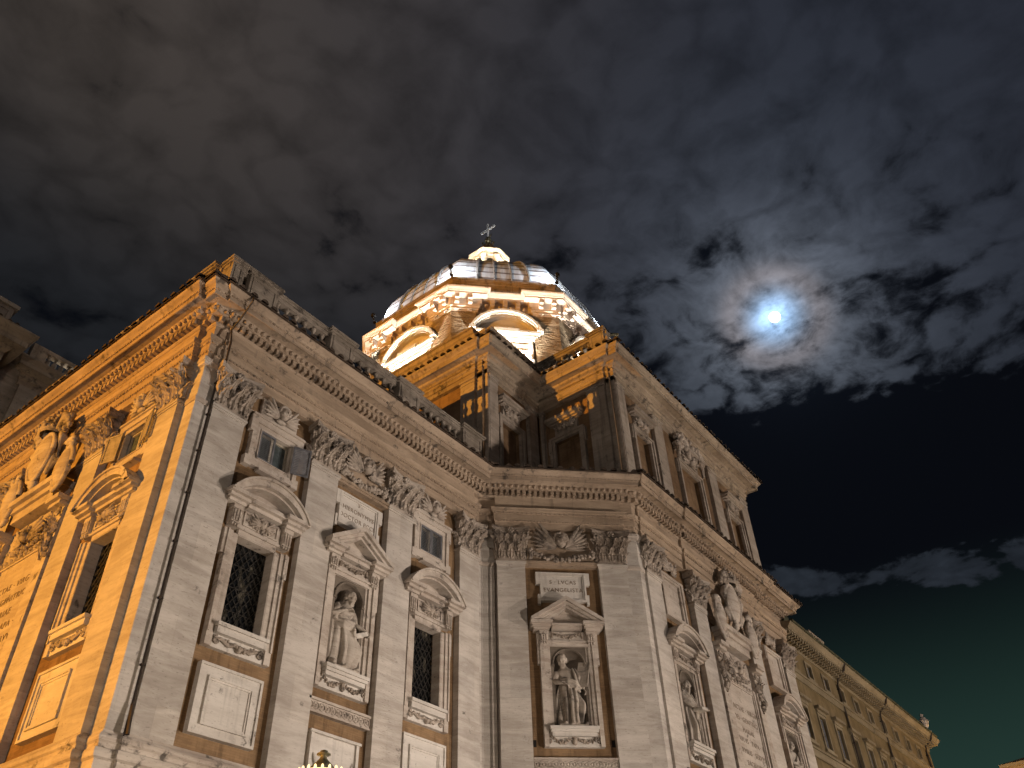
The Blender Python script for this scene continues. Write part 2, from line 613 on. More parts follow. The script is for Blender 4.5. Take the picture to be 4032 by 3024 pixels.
def text_mesh(lines, size, mat, gap=1.45, extrude=.006):
    mb = None
    c = bpy.data.curves.new("t", 'FONT')
    c.body = "\n".join(lines)
    c.size = size
    c.align_x = 'CENTER'
    c.align_y = 'CENTER'
    c.space_line = gap
    c.space_character = 1.12
    c.extrude = extrude
    o = bpy.data.objects.new("t", c)
    COL.objects.link(o)
    bpy.context.view_layer.update()
    me = bpy.data.meshes.new_from_object(o.evaluated_get(bpy.context.evaluated_depsgraph_get()))
    bpy.data.objects.remove(o)
    me.transform(Matrix.Rotation(PI / 2, 4, 'X'))
    me.materials.clear()
    me.materials.append(mat)
    return me


class Wall:
    """a wall frame: along a, outward d; local meshes face -y"""
    def __init__(s, fn, rz):
        s.fn, s.rz = fn, rz

    def loc(s, a, d=0., z=0.):
        x, y = s.fn(a, d)
        return (x, y, z)


PA, PB, PD, PC = 9.43, 18.43, 13.92, 41.23
WA = Wall(lambda a, d: (PA - d, -a), -PI / 2)
WB = Wall(lambda a, d: (a, PB - d), 0.)
WC = Wall(lambda a, d: (PC / 2 + a * S2 - d * S2, PC / 2 - a * S2 - d * S2), -PI / 4)
WD = Wall(lambda a, d: (a, PD - d), 0.)
UE, UF, UG, UH = 23.05, 18.33, 27.3, 13.99
WE = Wall(lambda a, d: (UE - d, -a), -PI / 2)
WF = Wall(lambda a, d: (a, UF - d), 0.)
WG = Wall(lambda a, d: (UG - d, -a), -PI / 2)
WH = Wall(lambda a, d: (a, UH - d), 0.)

# ------------------------------------------------------------------ ground
g = MB()
g.add([(-900, -900, 0), (900, -900, 0), (900, 900, 0), (-900, 900, 0)], [(0, 1, 2, 3)])
go = bpy.data.objects.new("square_paving", g.mesh("square_paving", M['paving']))
COL.objects.link(go)
go['kind'] = 'structure'

# ------------------------------------------------------------------ the church building
CH = empty("church", (24, 24, 0), "floodlit baroque stone church with pilasters, balustrades and a lead dome", "church")
B0 = (0, 0, 0)


def grid_wall(a0, a1, z0, z1, holes, y, depth=.32):
    mb = MB()
    xs = sorted({a0, a1} | {h[0] for h in holes} | {h[1] for h in holes})
    zs = sorted({z0, z1} | {h[2] for h in holes} | {h[3] for h in holes})
    for i in range(len(xs) - 1):
        for j in range(len(zs) - 1):
            cx, cz = (xs[i] + xs[i + 1]) / 2, (zs[j] + zs[j + 1]) / 2
            if any(h[0] < cx < h[1] and h[2] < cz < h[3] for h in holes): continue
            mb.add([(xs[i], y, zs[j]), (xs[i + 1], y, zs[j]), (xs[i + 1], y, zs[j + 1]), (xs[i], y, zs[j + 1])], [(0, 1, 2, 3)])
    for h in holes:
        x0, x1, q0, q1 = h[:4]
        e = y + depth
        mb.add([(x0, y, q0), (x0, e, q0), (x0, e, q1), (x0, y, q1)], [(0, 1, 2, 3)])
        mb.add([(x1, y, q0), (x1, e, q0), (x1, e, q1), (x1, y, q1)], [(3, 2, 1, 0)])
        mb.add([(x0, y, q1), (x0, e, q1), (x1, e, q1), (x1, y, q1)], [(0, 1, 2, 3)])
        mb.add([(x0, y, q0), (x0, e, q0), (x1, e, q0), (x1, y, q0)], [(3, 2, 1, 0)])
    return mb


BIGW = (-.675, .675, 11.3, 14.0)
SMW = (-.6, .6, 16.7, 17.75)
NICHE = (-.6, .6, 11.3, 14.2)


def hole(c, h): return (c + h[0], c + h[1], h[2], h[3])


def wall(w, a0, a1, holes, mat='brown', z0=7.5, z1=19.1, d=-.25, name='wall'):
    me = grid_wall(a0, a1, z0, z1, holes, -d).mesh(name, M[mat])
    return part(name, me, CH, w.loc(0), w.rz)


A1, A3 = -21.3, -31.1
B1, B2, B3 = 12.65, 16.36, 20.0
C2_ = 6.25
D1, D2, D3 = 30.0, 35.1, 40.2
wall(WA, -34.5, -18.8, [hole(A1, BIGW), hole(A1, SMW), hole(A3, BIGW), hole(A3, SMW)])
wall(WB, 10., 22.75, [hole(B1, BIGW), hole(B1, SMW), hole(B2, NICHE), hole(B3, BIGW), hole(B3, SMW)])
wall(WC, 3.0, 9.3, [hole(C2_, NICHE)])
wall(WD, 27.4, 42.4, [hole(D1, NICHE), hole(D3, NICHE)])
# right end of the wing, back and roof
cl = MB()
cl.prism_xy([(10.0, 34.4), (10.0, 19.2), (23.6, 19.2), (28.2, 14.7), (42.3, 14.7), (42.3, 34.4)], 19.2, 21.0)
cl.box(41.9, 42.36, 14.3, 34.4, 0, 19.2)
part("roof", cl.mesh("roof", M['tile']), CH, B0)

# ---- dado and base mouldings (one course round the building)
path_base = [(PA, 34.4), (PA, 19.05), (9.65, 19.05), (9.65, 18.53), (10.14, 18.53), (10.14, PB), (22.80, PB),
             WC.fn(3.3, 0), WC.fn(4.66, 0), WC.fn(4.66, .05), WC.fn(8.92, .05), WC.fn(8.92, -.1), (27.36, 14.02), (27.7, 14.02), (27.7, PD), (42.5, PD), (42.5, 20)]
mb = MB()
mb.sweep(path_base, [(-.5, 0), (.30, 0), (.30, .9), (.22, 1.0), (.22, 6.6), (.28, 6.7), (.30, 6.85), (.10, 6.95), (.10, 7.42), (.17, 7.46), (.19, 7.56), (.17, 7.64), (.08, 7.68), (.08, 7.78), (.13, 7.82), (.14, 7.90), (.10, 7.97), (.05, 8.0), (.02, 8.07), (-.5, 8.10)])
part("base_course", mb.mesh("base_course", M['trim']), CH, B0)


# ---- corinthian capital, acanthus built leaf by leaf
def leaf(mb, cx, z0, h, w, ang=0., y0=0., curl=.16, flare=.12):
    """a lobed leaf rising against the bell and curling out at its tip; ang turns it about z"""
    rows, colsn = 8, 8
    vs, fs = [], []
    ca, sa = math.cos(ang), math.sin(ang)
    for i in range(rows + 1):
        t = i / rows
        ww = w * (.62 + .42 * math.sin(PI * min(1, t * 1.15)) - .45 * max(0, t - .7))
        zq = z0 + h * (t if t < .82 else .82 + .18 * math.sin((t - .82) / .18 * PI * .62))
        out = flare * t * t + (curl * ((t - .6) / .4) ** 2 if t > .6 else 0)
        for j in range(colsn + 1):
            u = j / colsn * 2 - 1
            lob = 1 + .13 * math.cos(i * 2.6) * abs(u)
            x = u * ww * .5 * lob
            y = -(.035 + out + .05 * (1 - u * u) + .035 * math.cos(u * 9)) + .04 * abs(u) * math.cos(i * 2.6)
            vs.append((cx + x * ca - y * sa, y0 + x * sa + y * ca, zq - .07 * abs(u) * t * h))
    n = colsn + 1
    for i in range(rows):
        for j in range(colsn):
            fs.append((i * n + j, i * n + j + 1, (i + 1) * n + j + 1, (i + 1) * n + j))
    mb.add(vs, fs)


def spiral(mb, c, r0, turns, plane, rad, n=20):
    pts = []
    for i in range(n + 1):
        t = i / n
        a = plane[1] + turns * 2 * PI * t * plane[2]
        rr_ = r0 * (1 - .8 * t)
        u = Vector(plane[0])
        pts.append(Vector(c) + u * rr_ * math.cos(a) + Vector((0, 0, 1)) * rr_ * math.sin(a))
    mb.tube(pts, [rad * (1 - .5 * i / n) for i in range(n + 1)], 6)


def capital_mesh(w=1.13, mat='carve'):
    mb = MB()
    z0, h = 17.6, 1.45
    hw = w / 2
    # bell, slightly flared
    for a, b_, e in ((.12, .5, .0), (.5, .95, .03), (.95, 1.2, .09)):
        mb.box(-hw + .06 - e, hw - .06 + e, -.02 - e, .32, z0 + a, z0 + b_)
    mb.box(-hw - .02, hw + .02, -.06, .32, z0, z0 + .05)
    mb.box(-hw + .02, hw - .02, -.03, .32, z0 + .05, z0 + .12)
    for i in range(3):
        leaf(mb, (i - 1) * w * .345, z0 + .10, .50, w * .30, 0, 0, .22, .09)
    for i in range(4):
        leaf(mb, (i - 1.5) * w * .31, z0 + .40, .58, w * .25, 0, -.02, .26, .12)
    for sx in (-1, 1):
        leaf(mb, sx * (hw - .02), z0 + .10, .55, .34, sx * PI / 2, .12, .16, .06)
        leaf(mb, sx * (hw - .06), z0 + .4, .62, .32, sx * PI / 4, .02, .22, .12)
        # corner stalk and volute
        mb.tube([(sx * hw * .42, -.06, z0 + .55), (sx * hw * .62, -.14, z0 + .9), (sx * (hw - .02), -.24, z0 + 1.16)], [.05, .055, .045], 6)
        spiral(mb, (sx * (hw + .04), -.24, z0 + 1.08), .14, 1.5, ((S2 * sx, -S2, 0), 1.3, -1), .05)
        spiral(mb, (sx * .15, -.13, z0 + 1.10), .10, 1.4, ((sx, 0, 0), 2.6, 1), .035)
        leaf(mb, sx * hw * .52, z0 + .68, .42, .26, sx * .35, -.06, .2, .1)
        for q in range(3):
            mb.ell((sx * (.18 + .12 * q), -.13 - .02 * q, z0 + .74 + .05 * q), (.045, .05, .07), 6, 4)
    # abacus with hollow front edge
    top = []
    for i in range(13):
        u = i / 12 * 2 - 1
        top.append((u * (hw + .19), -.30 + .20 * (1 - u * u)))
    poly = top + [(hw + .12, .3), (-hw - .12, .3)]
    mb.prism_xy(poly, z0 + 1.22, z0 + 1.32)
    mb.prism_xy([(x * 1.03, y - .03 if y < .2 else y) for x, y in poly], z0 + 1.322, z0 + 1.45)
    for q in range(7):
        a = q * PI * 2 / 6
        r_ = .09 if q < 6 else 0
        mb.ell((r_ * math.cos(a), -.20, z0 + 1.30 + r_ * math.sin(a)), (.055, .06, .065), 6, 5)
    return mb.mesh("capital", M[mat])


CAP = {m_: capital_mesh(1.13, m_) for m_ in ('carve', 'carve_dark')}


def pilaster(w, a0, a1, dark=False):
    c, hw = (a0 + a1) / 2, (a1 - a0) / 2
    mb = MB()
    mb.box(-hw, hw, 0, .30, 8.05, 17.45)
    mb.box(-hw - .02, hw + .02, -.03, .30, 17.45, 17.52)
    mb.box(-hw - .05, hw + .05, -.06, .30, 17.52, 17.598)
    o = part("pilaster", mb.mesh("pilaster", M['shaft']), CH, w.loc(c), w.rz)
    cp = part("capital", CAP['carve_dark' if dark else 'carve'], o)
    cp.scale = (hw * 2 / 1.13, 1, 1)
    return o


for a0, a1 in ((-20.22, -19.09), (-24.03, -22.95), (-29.4, -28.3), (-33.3, -32.2)): pilaster(WA, a0, a1)
for a0, a1 in ((10.19, 11.35), (14.05, 15.24), (17.65, 18.87), (21.48, 22.6)): pilaster(WB, a0, a1)
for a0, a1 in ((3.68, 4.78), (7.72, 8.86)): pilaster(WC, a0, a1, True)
for a0, a1 in ((27.73, 28.85), (31.72, 32.9), (37.3, 38.45), (41.38, 42.5)): pilaster(WD, a0, a1)

# plain corner piers between the fronts
for poly in ([(9.65, 19.3), (9.65, 18.53), (10.4, 18.53), (10.4, 19.3)],
             [(22.3, 18.62), WC.fn(3.13, -.18), WC.fn(3.9, -.18), WC.fn(3.9, -.6), (22.3, 19.3)],
             [WC.fn(8.6, -.1), (27.36, 14.02), (27.9, 14.02), (27.9, 14.6), WC.fn(8.6, -.7)]):
    mb = MB()
    mb.prism_xy(poly, 8.04, 19.06)
    o = part("corner_pier", mb.mesh("corner_pier", M['shaft']), CH, B0)
    pm = MB()
    pts = poly[:3] if poly[0][0] < 12 else (poly[:3])
    pm.sweep(pts, [(-.02, 17.45), (.03, 17.46), (.05, 17.52), (.06, 17.6), (-.02, 17.61)])
    pm.sweep(pts, [(-.02, 18.80), (.08, 18.82), (.10, 18.9), (.14, 18.92), (.14, 19.05), (-.02, 19.055)])
    part("pier_moulding", pm.mesh("pier_moulding", M['trim']), o)

# thin string course in the statue bays, at the foot of the capitals
for w, a0, a1 in ((WB, 15.25, 17.64), (WC, 4.80, 7.70), (WD, 32.92, 37.28), (WA, -28.28, -24.05)):
    mb = MB()
    c, hw = (a0 + a1) / 2, (a1 - a0) / 2
    mb.box(-hw, hw, .02, .27, 17.48, 17.56)
    mb.box(-hw, hw, -.03, .27, 17.56, 17.66)
    mb.box(-hw, hw, .12, .27, 17.66, 19.05)
    part("string_course", mb.mesh("string_course", M['arch']), CH, w.loc(c), w.rz)

# ---- entablature
cpath = [(PA, 34.4), (PA, 19.05), (9.65, 19.05), (9.65, 18.53), (10.14, 18.53), (10.14, PB), (22.80, PB),
         WC.fn(8.92, 0), WC.fn(8.92, -.1), (27.36, 14.02), (27.72, 14.02), (27.72, PD), (31.3, PD), (31.3, 13.80), (38.85, 13.80), (38.85, PD), (42.5, PD), (42.5, 22)]
apath = [(PA, 34.4), (PA, 19.05), (9.65, 19.05), (9.65, 18.53), (10.14, 18.53), (10.14, PB), (22.40, PB), (22.40, 18.60), (22.78, 18.60),
         WC.fn(3.62, -.15), WC.fn(3.62, .06), WC.fn(8.92, .06), WC.fn(8.92, -.1), (27.36, 14.02), (27.72, 14.02), (27.72, PD), (31.3, PD), (31.3, 13.80), (38.85, 13.80), (38.85, PD), (42.5, PD), (42.5, 22)]
mb = MB()
mb.sweep(apath, [(-.3, 19.051), (0, 19.051), (0, 19.36), (.025, 19.37), (.03, 19.43), (.05, 19.44), (.05, 19.70), (.08, 19.71), (.10, 19.78), (.15, 19.80), (.17, 19.90), (.19, 19.93), (-.3, 19.95)])
ent = part("entablature", mb.mesh("entablature", M['arch']), CH, B0)
mb = MB()
mb.sweep(apath, [(-.3, 19.94), (-.02, 19.945), (-.02, 20.62), (-.3, 20.63)])
part("frieze", mb.mesh("frieze", M['arch']), ent)
mb = MB()
mb.sweep(cpath, [(-.4, 20.50), (.0, 20.52), (.05, 20.56), (.06, 20.60), (.03, 20.605), (.03, 20.81), (.25, 20.815), (.25, 20.84), (.27, 20.84), (.36, 20.97), (.38, 21.0), (.66, 21.02), (.66, 20.98),
                 (.70, 20.98), (.70, 21.15), (.73, 21.16), (.75, 21.19), (.76, 21.22), (.80, 21.26), (.90, 21.32), (.93, 21.36), (.93, 21.40), (.2, 21.55), (-.6, 21.6)])
part("cornice", mb.mesh("cornice", M['corn']), ent)


def along(path, step, fn, d=0., ends=.1):
    n = len(path)
    for i in range(n - 1):
        a, b_ = Vector(path[i]), Vector(path[i + 1])
        L = (b_ - a).length
        if L < .3: continue
        t = (b_ - a) / L
        nn = Vector((t.y, -t.x))
        cnt = max(1, int((L - 2 * ends) / step))
        for q in range(cnt + 1):
            s_ = ends + (L - 2 * ends) * q / cnt
            fn(a + t * s_ + nn * d, t, nn)


def obox(mb, p, t, n, hw, d0, d1, z0, z1):
    c = [p - t * hw + n * d0, p + t * hw + n * d0, p + t * hw + n * d1, p - t * hw + n * d1]
    vs = [(q.x, q.y, z0) for q in c] + [(q.x, q.y, z1) for q in c]
    mb.add(vs, [(3, 2, 1, 0), (4, 5, 6, 7), (0, 1, 5, 4), (1, 2, 6, 5), (2, 3, 7, 6), (3, 0, 4, 7)])


def offset_path(path, d):
    mb = MB()
    mb.sweep(path, [(d, 0)])
    return [(v[0], v[1]) for v in mb.v]


mb = MB()
along(offset_path(cpath, .03), .235, lambda p, t, n: obox(mb, p, t, n, .068, 0, .20, 20.612, 20.806))
part("dentil_course", mb.mesh("dentil_course", M['corn']), ent)
mb = MB()
along(offset_path(cpath, .34), .235, lambda p, t, n: mb.ell((p.x, p.y, 20.90), (.085, .085, .08), 6, 4))
part("egg_and_dart", mb.mesh("egg_and_dart", M['corn']), ent)
mb = MB()
along(offset_path(apath, .0), .13, lambda p, t, n: obox(mb, p, t, n, .04, 0, .055, 19.368, 19.43))
along(offset_path(apath, .05), .19, lambda p, t, n: obox(mb, p, t, n, .06, 0, .06, 19.70, 19.775))
along(offset_path(cpath, .70), .16, lambda p, t, n: obox(mb, p, t, n, .05, 0, .055, 21.15, 21.205))
part("beading", mb.mesh("beading", M['corn']), ent)


def tile_row(mb, path, d, z, step=.42, r_=.10, depth=.55):
    def f(p, t, n):
        vs = []
        m_ = 6
        jz = random.uniform(-.03, .03)
        jt = random.uniform(-.05, .05)
        for e in (0, 1):
            for q in range(m_ + 1):
                a = PI * q / m_
                c = p + t * (jt + r_ * math.cos(a)) - n * (depth * e)
                vs.append((c.x, c.y, z + jz + .12 * e + r_ * math.sin(a)))
        fs = [(q, q + 1, m_ + 2 + q, m_ + 1 + q) for q in range(m_)]
        fs.append(tuple(range(m_, -1, -1)))
        mb.add(vs, fs)
    along(offset_path(path, d), step, f)


mb = MB()
tile_row(mb, cpath, 1.05, 21.435, .42, .125)
mb.sweep(cpath, [(-.6, 21.57), (.95, 21.41), (.99, 21.405), (.99, 21.445), (-.6, 21.70)])
part("roof_tiles", mb.mesh("roof_tiles", M['tile']), ent)


# ---- carvings
def garland(mb, x0, x1, z, drop, y, n=15, r_=.075, seed=1):
    rnd = random.Random(seed)
    for i in range(n):
        t = i / (n - 1)
        x = x0 + (x1 - x0) * t
        zc = z - drop * 4 * t * (1 - t)
        rad = r_ * (.75 + .7 * 4 * t * (1 - t) * .6)
        for q in range(3):
            rr_ = rad * rnd.uniform(.55, 1.)
            mb.ell((x + rnd.uniform(-.5, .5) * rad, y - rnd.uniform(0, .8) * rad, zc + rnd.uniform(-.9, .9) * rad), (rr_, rr_, rr_), 6, 5)


def wing(mb, sx, x, z, y, L, up=.55, n=6):
    for i in range(n):
        t = i / (n - 1)
        a = up + .55 - 1.05 * t
        ln = L * (1 - .32 * t)
        c = (x + sx * math.cos(a) * ln * .5, y - .02 - .025 * (n - i), z + math.sin(a) * ln * .5)
        R_ = Matrix.Rotation(-a if sx > 0 else -(PI - a), 3, 'Y')
        mb.ell(c, (ln * .52, .06, ln * .07), 8, 6, R_)
    for i in range(4):
        a = up + .45 - .8 * i / 3
        c = (x + sx * math.cos(a) * L * .24, y - .12, z + math.sin(a) * L * .24)
        R_ = Matrix.Rotation(-a if sx > 0 else -(PI - a), 3, 'Y')
        mb.ell(c, (L * .22, .05, L * .075), 7, 5, R_)


def cherub(mb, z, y, s, seed=3):
    rnd = random.Random(seed)
    mb.ell((0, y - .10 * s, z), (.165 * s, .17 * s, .20 * s), 14, 10)
    for q in range(46):
        a = rnd.uniform(-.25, PI + .25)
        e = rnd.uniform(0, 1)
        mb.ell((math.cos(a) * .18 * s, y - .03 * s - .16 * s * math.sin(e * 2) * .7, z + .05 * s + math.sin(a) * .17 * s), (.05 * s, .05 * s, .05 * s), 6, 4)
    mb.ell((0, y - .275 * s, z - .02 * s), (.024 * s, .035 * s, .045 * s), 6, 5)      # nose
    mb.ell((0, y - .25 * s, z - .09 * s), (.045 * s, .025 * s, .014 * s), 6, 4)      # mouth
    for sx in (-1, 1):
        mb.ell((sx * .065 * s, y - .235 * s, z + .02 * s), (.03 * s, .02 * s, .016 * s), 6, 4)
        mb.ell((sx * .085 * s, y - .21 * s, z - .06 * s), (.06 * s, .05 * s, .05 * s), 7, 5)
        mb.ell((sx * .06 * s, y - .24 * s, z + .06 * s), (.045 * s, .025 * s, .014 * s), 6, 4)


def cherub_small():
    mb = MB()
    cherub(mb, 18.62, .04, 1.12)
    for sx in (-1, 1): wing(mb, sx, sx * .15, 18.42, .10, .74, .42, 5)
    mb.ell((0, .04, 18.36), (.2, .1, .08), 8, 5)
    return mb.mesh("cherub_relief", M['trim'])


def angel_large(mat, hw=1.05):
    mb = MB()
    cherub(mb, 18.52, .02, 1.45, 5)
    for sx in (-1, 1): wing(mb, sx, sx * .18, 18.25, .05, hw * .95, .45, 7)
    garland(mb, -hw * .95, hw * .95, 18.05, .33, -.02, 19, .085, 4)
    for sx in (-1, 1):
        for q in range(14):
            mb.ell((sx * hw * .93 + random.uniform(-.1, .1), -.03 + random.uniform(-.08, .03), 17.78 + random.uniform(-.02, .38)), (.075, .075, .075), 6, 5)
    return mb.mesh("winged_head_relief", M[mat])


# ---- window parts (local frame: x along, -y outward, z absolute)
def seg_arc(hw, z0, z1, n=20):
    h = z1 - z0
    R_ = (hw * hw + h * h) / (2 * h)
    zc = z1 - R_
    a = math.asin(hw / R_)
    return [(R_ * math.sin(-a + 2 * a * i / n), zc + R_ * math.cos(-a + 2 * a * i / n)) for i in range(n + 1)]


def arc_band(mb, hw, z0, z1, th, y0, y1, n=20):
    o = seg_arc(hw, z0, z1, n)
    i_ = seg_arc(hw - th * .9, z0 - .02, z1 - th, n)
    for q in range(n):
        vs = []
        for y in (y0, y1):
            for p in (o[q], o[q + 1], i_[q + 1], i_[q]): vs.append((p[0], y, p[1]))
        mb.add(vs, [(0, 1, 2, 3), (7, 6, 5, 4), (0, 4, 5, 1), (2, 6, 7, 3)] + ([(0, 3, 7, 4)] if q == 0 else []) + ([(1, 5, 6, 2)] if q == n - 1 else []))


def pediment_seg(hw=1.45):
    mb = MB()
    arc_band(mb, hw, 15.03, 15.88, .075, -.42, .27)
    arc_band(mb, hw - .05, 15.02, 15.81, .20, -.36, .27)
    arc_band(mb, hw - .21, 15.01, 15.62, .07, -.20, .27)
    o = seg_arc(hw - .25, 15.0, 15.56, 14)
    mb.prism_xz(o, .20, .27)
    for sx in (-1, 1):                                  # the broken horizontal cornice
        e, f = (-hw, -.62) if sx < 0 else (.62, hw)
        mb.box(e, f, -.36, .27, 14.98, 15.10)
        mb.box(e + .06, f - .06, -.24, .27, 14.88, 14.978)
        mb.box(e + .12, f - .12, -.12, .27, 14.78, 14.878)
    mb.box(-.615, .615, -.20, .27, 14.97, 15.10)
    mb.box(-.615, .615, -.06, .27, 14.85, 14.968)
    return mb


def pediment_tri(hw=1.38):
    mb = MB()
    zb, za = 15.04, 16.05
    for th0, th1, y in ((0, .15, -.36), (.15, .26, -.25), (.26, .34, -.14)):
        for sx in (-1, 1):
            k_ = 1.17
            pts = [(sx * hw, zb + .14 - th0 * .9), (0, za - th0 * k_), (0, za - th1 * k_), (sx * (hw - .02), zb + .14 - th1 * .9)]
            if sx > 0: pts = pts[::-1]
            mb.prism_xz(pts, y, .27)
    mb.prism_xz([(-hw + .3, zb), (0, za - .38), (hw - .3, zb)], .19, .27)
    for sx in (-1, 1):
        e, f = (-hw, -.58) if sx < 0 else (.58, hw)
        mb.box(e, f, -.34, .27, 14.97, 15.08)
        mb.box(e + .06, f - .06, -.22, .27, 14.87, 14.968)
        mb.box(e + .12, f - .12, -.12, .27, 14.78, 14.868)
    mb.box(-.575, .575, -.14, .27, 14.96, 15.04)
    mb.box(-.575, .575, -.05, .27, 14.84, 14.958)
    return mb


def consoles(mb, x, z0=14.05, z1=14.77):
    for sx in (-1, 1):
        c = sx * x
        mb.box(c - .15, c + .15, -.02, .27, z0 + .2, z1)
        mb.box(c - .17, c + .17, -.06, .27, z1 - .12, z1 + .005)
        for q in (-1, 0, 1):
            mb.tube([(c + q * .09, -.035, z0 + .22), (c + q * .09, -.045, z1 - .14)], .032, 6)
            mb.ell((c + q * .09, .0, z0 + .13), (.04, .05, .06), 6, 5)


def big_window_frame(jw=.36):
    mb = MB()
    for sx in (-1, 1):
        a, b_ = (.676, .676 + jw * .48)
        mb.box(sx * a, sx * b_, .12, .27, 11.3, 14.0)
        mb.box(sx * b_, sx * (b_ + jw * .40), .07, .27, 11.02, 14.02)
        mb.box(sx * (b_ + jw * .40), sx * (b_ + jw * .56), .02, .27, 11.02, 14.02)
        mb.box(sx * (b_ + jw * .56), sx * (b_ + jw * .56 + .10), .06, .27, 13.25, 14.02)
        mb.box(sx * .85, sx * 1.05, .05, .27, 10.66, 11.018)
    for sx in (-1, 1): mb.box(sx * .65, sx * .674, .13, .49, 11.3, 13.97)
    mb.box(-.65, .65, .13, .49, 13.97, 13.995)
    mb.box(-.676, .676, .12, .27, 14.0, 14.16)
    mb.box(-1.05, 1.05, .06, .27, 14.161, 14.25)
    mb.box(-.74, .74, .09, .27, 14.251, 14.80)
    mb.picture(-.62, .62, 14.3, 14.76, .05, .05, .09)
    consoles(mb, .92)
    return mb.mesh("window_frame", M['trim'])


def window_relief():
    mb = MB()
    cherub(mb, 14.55, .08, .75, 9)
    for sx in (-1, 1): wing(mb, sx, sx * .08, 14.45, .08, .46, .2, 5)
    garland(mb, -.48, .48, 14.5, .14, .06, 11, .05, 8)
    return mb.mesh("window_relief", M['carve'])


def sill_mesh():
    mb = MB()
    mb.box(-.84, .84, -.10, .27, 11.20, 11.298)
    mb.box(-.80, .80, -.04, .27, 11.02, 11.198)
    mb.box(-.84, .84, .10, .27, 10.66, 11.018)
    return mb.mesh("window_sill", M['marble'])


def apron_mesh():
    mb = MB()
    for sx in (-1, 1):
        spiral(mb, (sx * .70, .07, 10.86), .11, 1.6, ((1, 0, 0), PI / 2, -sx), .04)
        mb.tube([(sx * .6, .08, 10.93), (sx * .35, .05, 10.80), (sx * .05, .06, 10.86)], [.05, .055, .03], 6)
    garland(mb, -.45, .45, 10.92, .12, .06, 11, .055, 2)
    mb.ell((0, .05, 10.80), (.10, .08, .11), 8, 6)
    return mb.mesh("sill_carving", M['carve'])


def clip_line(px, pz, dx_, dz_, x0, x1, z0, z1):
    t0, t1 = -99., 99.
    for p, d, lo, hi in ((px, dx_, x0, x1), (pz, dz_, z0, z1)):
        a, b_ = (lo - p) / d, (hi - p) / d
        t0, t1 = max(t0, min(a, b_)), min(t1, max(a, b_))
    return (t0, t1) if t1 - t0 > .03 else None


def lattice_mesh():
    mb = MB()
    for sx in (-1, 1):
        for i in range(-14, 26):
            L = clip_line(-.67 + i * .215, 11.3 if sx > 0 else 14., 1., 1.45 * sx, -.67, .67, 11.31, 13.99)
            if L:
                x0 = -.67 + i * .215
                zb = 11.3 if sx > 0 else 14.
                mb.tube([(x0 + t, .50, zb + 1.45 * sx * t) for t in L], .017, 4)
    for q in range(1, 4): mb.tube([(-.67, .52, 11.3 + q * .675), (.67, .52, 11.3 + q * .675)], .016, 4)
    return mb.mesh("lattice", M['lattice'])


def pane_mesh(x, z0, z1, y, mat):
    mb = MB()
    mb.box(-x, x, y, y + .04, z0, z1)
    return mb.mesh("pane", M[mat])


def big_window(w, a):
    o = part("window", cached('bwf', big_window_frame), CH, w.loc(a), w.rz)
    part("pediment", cached('pseg', lambda: pediment_seg().mesh("pediment", M['trim'])), o)
    part("window_relief", cached('wrel', window_relief), o)
    part("sill", cached('sill', sill_mesh), o)
    part("sill_carving", cached('apron', apron_mesh), o)
    part("lattice", cached('latt', lattice_mesh), o)
    part("pane", cached('pane', lambda: pane_mesh(.675, 11.3, 14., .55, 'glass')), o)


def small_frame():
    mb = MB()
    mb.picture(-.78, .78, 16.52, 17.93, .18, .12, .27)
    for sx in (-1, 1):
        mb.box(sx * .78, sx * .93, .06, .27, 16.52, 17.93)
        for z0, z1 in ((16.30, 16.62), (17.55, 18.18)):
            mb.box(sx * .93, sx * 1.03, .06, .27, z0, z1)
        mb.box(sx * .78, sx * .93, .06, .27, 16.30, 16.52)
    mb.box(-.93, .93, .06, .27, 17.931, 18.12)
    mb.box(-1.03, 1.03, .0, .27, 18.121, 18.20)
    mb.box(-.78, .78, .06, .27, 16.36, 16.519)
    mb.box(-.5, .5, .02, .27, 16.28, 16.359)
    mb.picture(-.62, .62, 16.68, 17.77, .03, .09, .12)
    mb.box(-.72, .72, .14, .27, 18.201, 18.98)
    return mb.mesh("window_frame", M['trim'])


def leaf_mesh(mat):
    mb = MB()
    w_, h_ = .585, 1.03
    mb.picture(0, w_, 0, h_, .06, -.02, .02)
    n = 15
    for i in range(n):
        z = .075 + (h_ - .15) * i / (n - 1)
        mb.add([(.06, -.022, z - .024), (w_ - .06, -.022, z - .024), (w_ - .06, .006, z + .008), (.06, .006, z + .008),
                (.06, -.016, z - .030), (w_ - .06, -.016, z - .030), (w_ - .06, .012, z + .002), (.06, .012, z + .002)],
               [(0, 1, 2, 3), (7, 6, 5, 4), (0, 4, 5, 1), (2, 6, 7, 3), (1, 5, 6, 2), (0, 3, 7, 4)])
    return mb.mesh("shutter", M[mat])


def small_window(w, a, left=0., right=0., mat='shutter'):
    o = part("small_window", cached('swf', small_frame), CH, w.loc(a), w.rz)
    part("cherub_relief", cached('cher', cherub_small), o)
    part("pane", cached('cpane', lambda: pane_mesh(.6, 16.7, 17.75, .34, 'curtain_glass')), o)
    mb = MB()
    mb.picture(-.6, -.005, 16.7, 17.75, .06, .27, .33)
    mb.picture(.005, .6, 16.7, 17.75, .06, .27, .33)
    part("casement", cached('case', lambda: mb.mesh("casement", M['casement'])), o)
    me = cached('leaf' + mat, lambda: leaf_mesh(mat))
    s1 = part("shutter", me, o)
    s1.location = (-.592, .13, 16.71)
    s1.rotation_euler = (0, 0, -left)
    s2 = part("shutter", me, o)
    s2.location = (.592, .13, 16.71)
    s2.scale = (-1, 1, 1)
    s2.rotation_euler = (0, 0, right)
    if left:
        s1.location = (-.63, .0, 16.71)
    if right:
        s2.location = (.63, .0, 16.71)


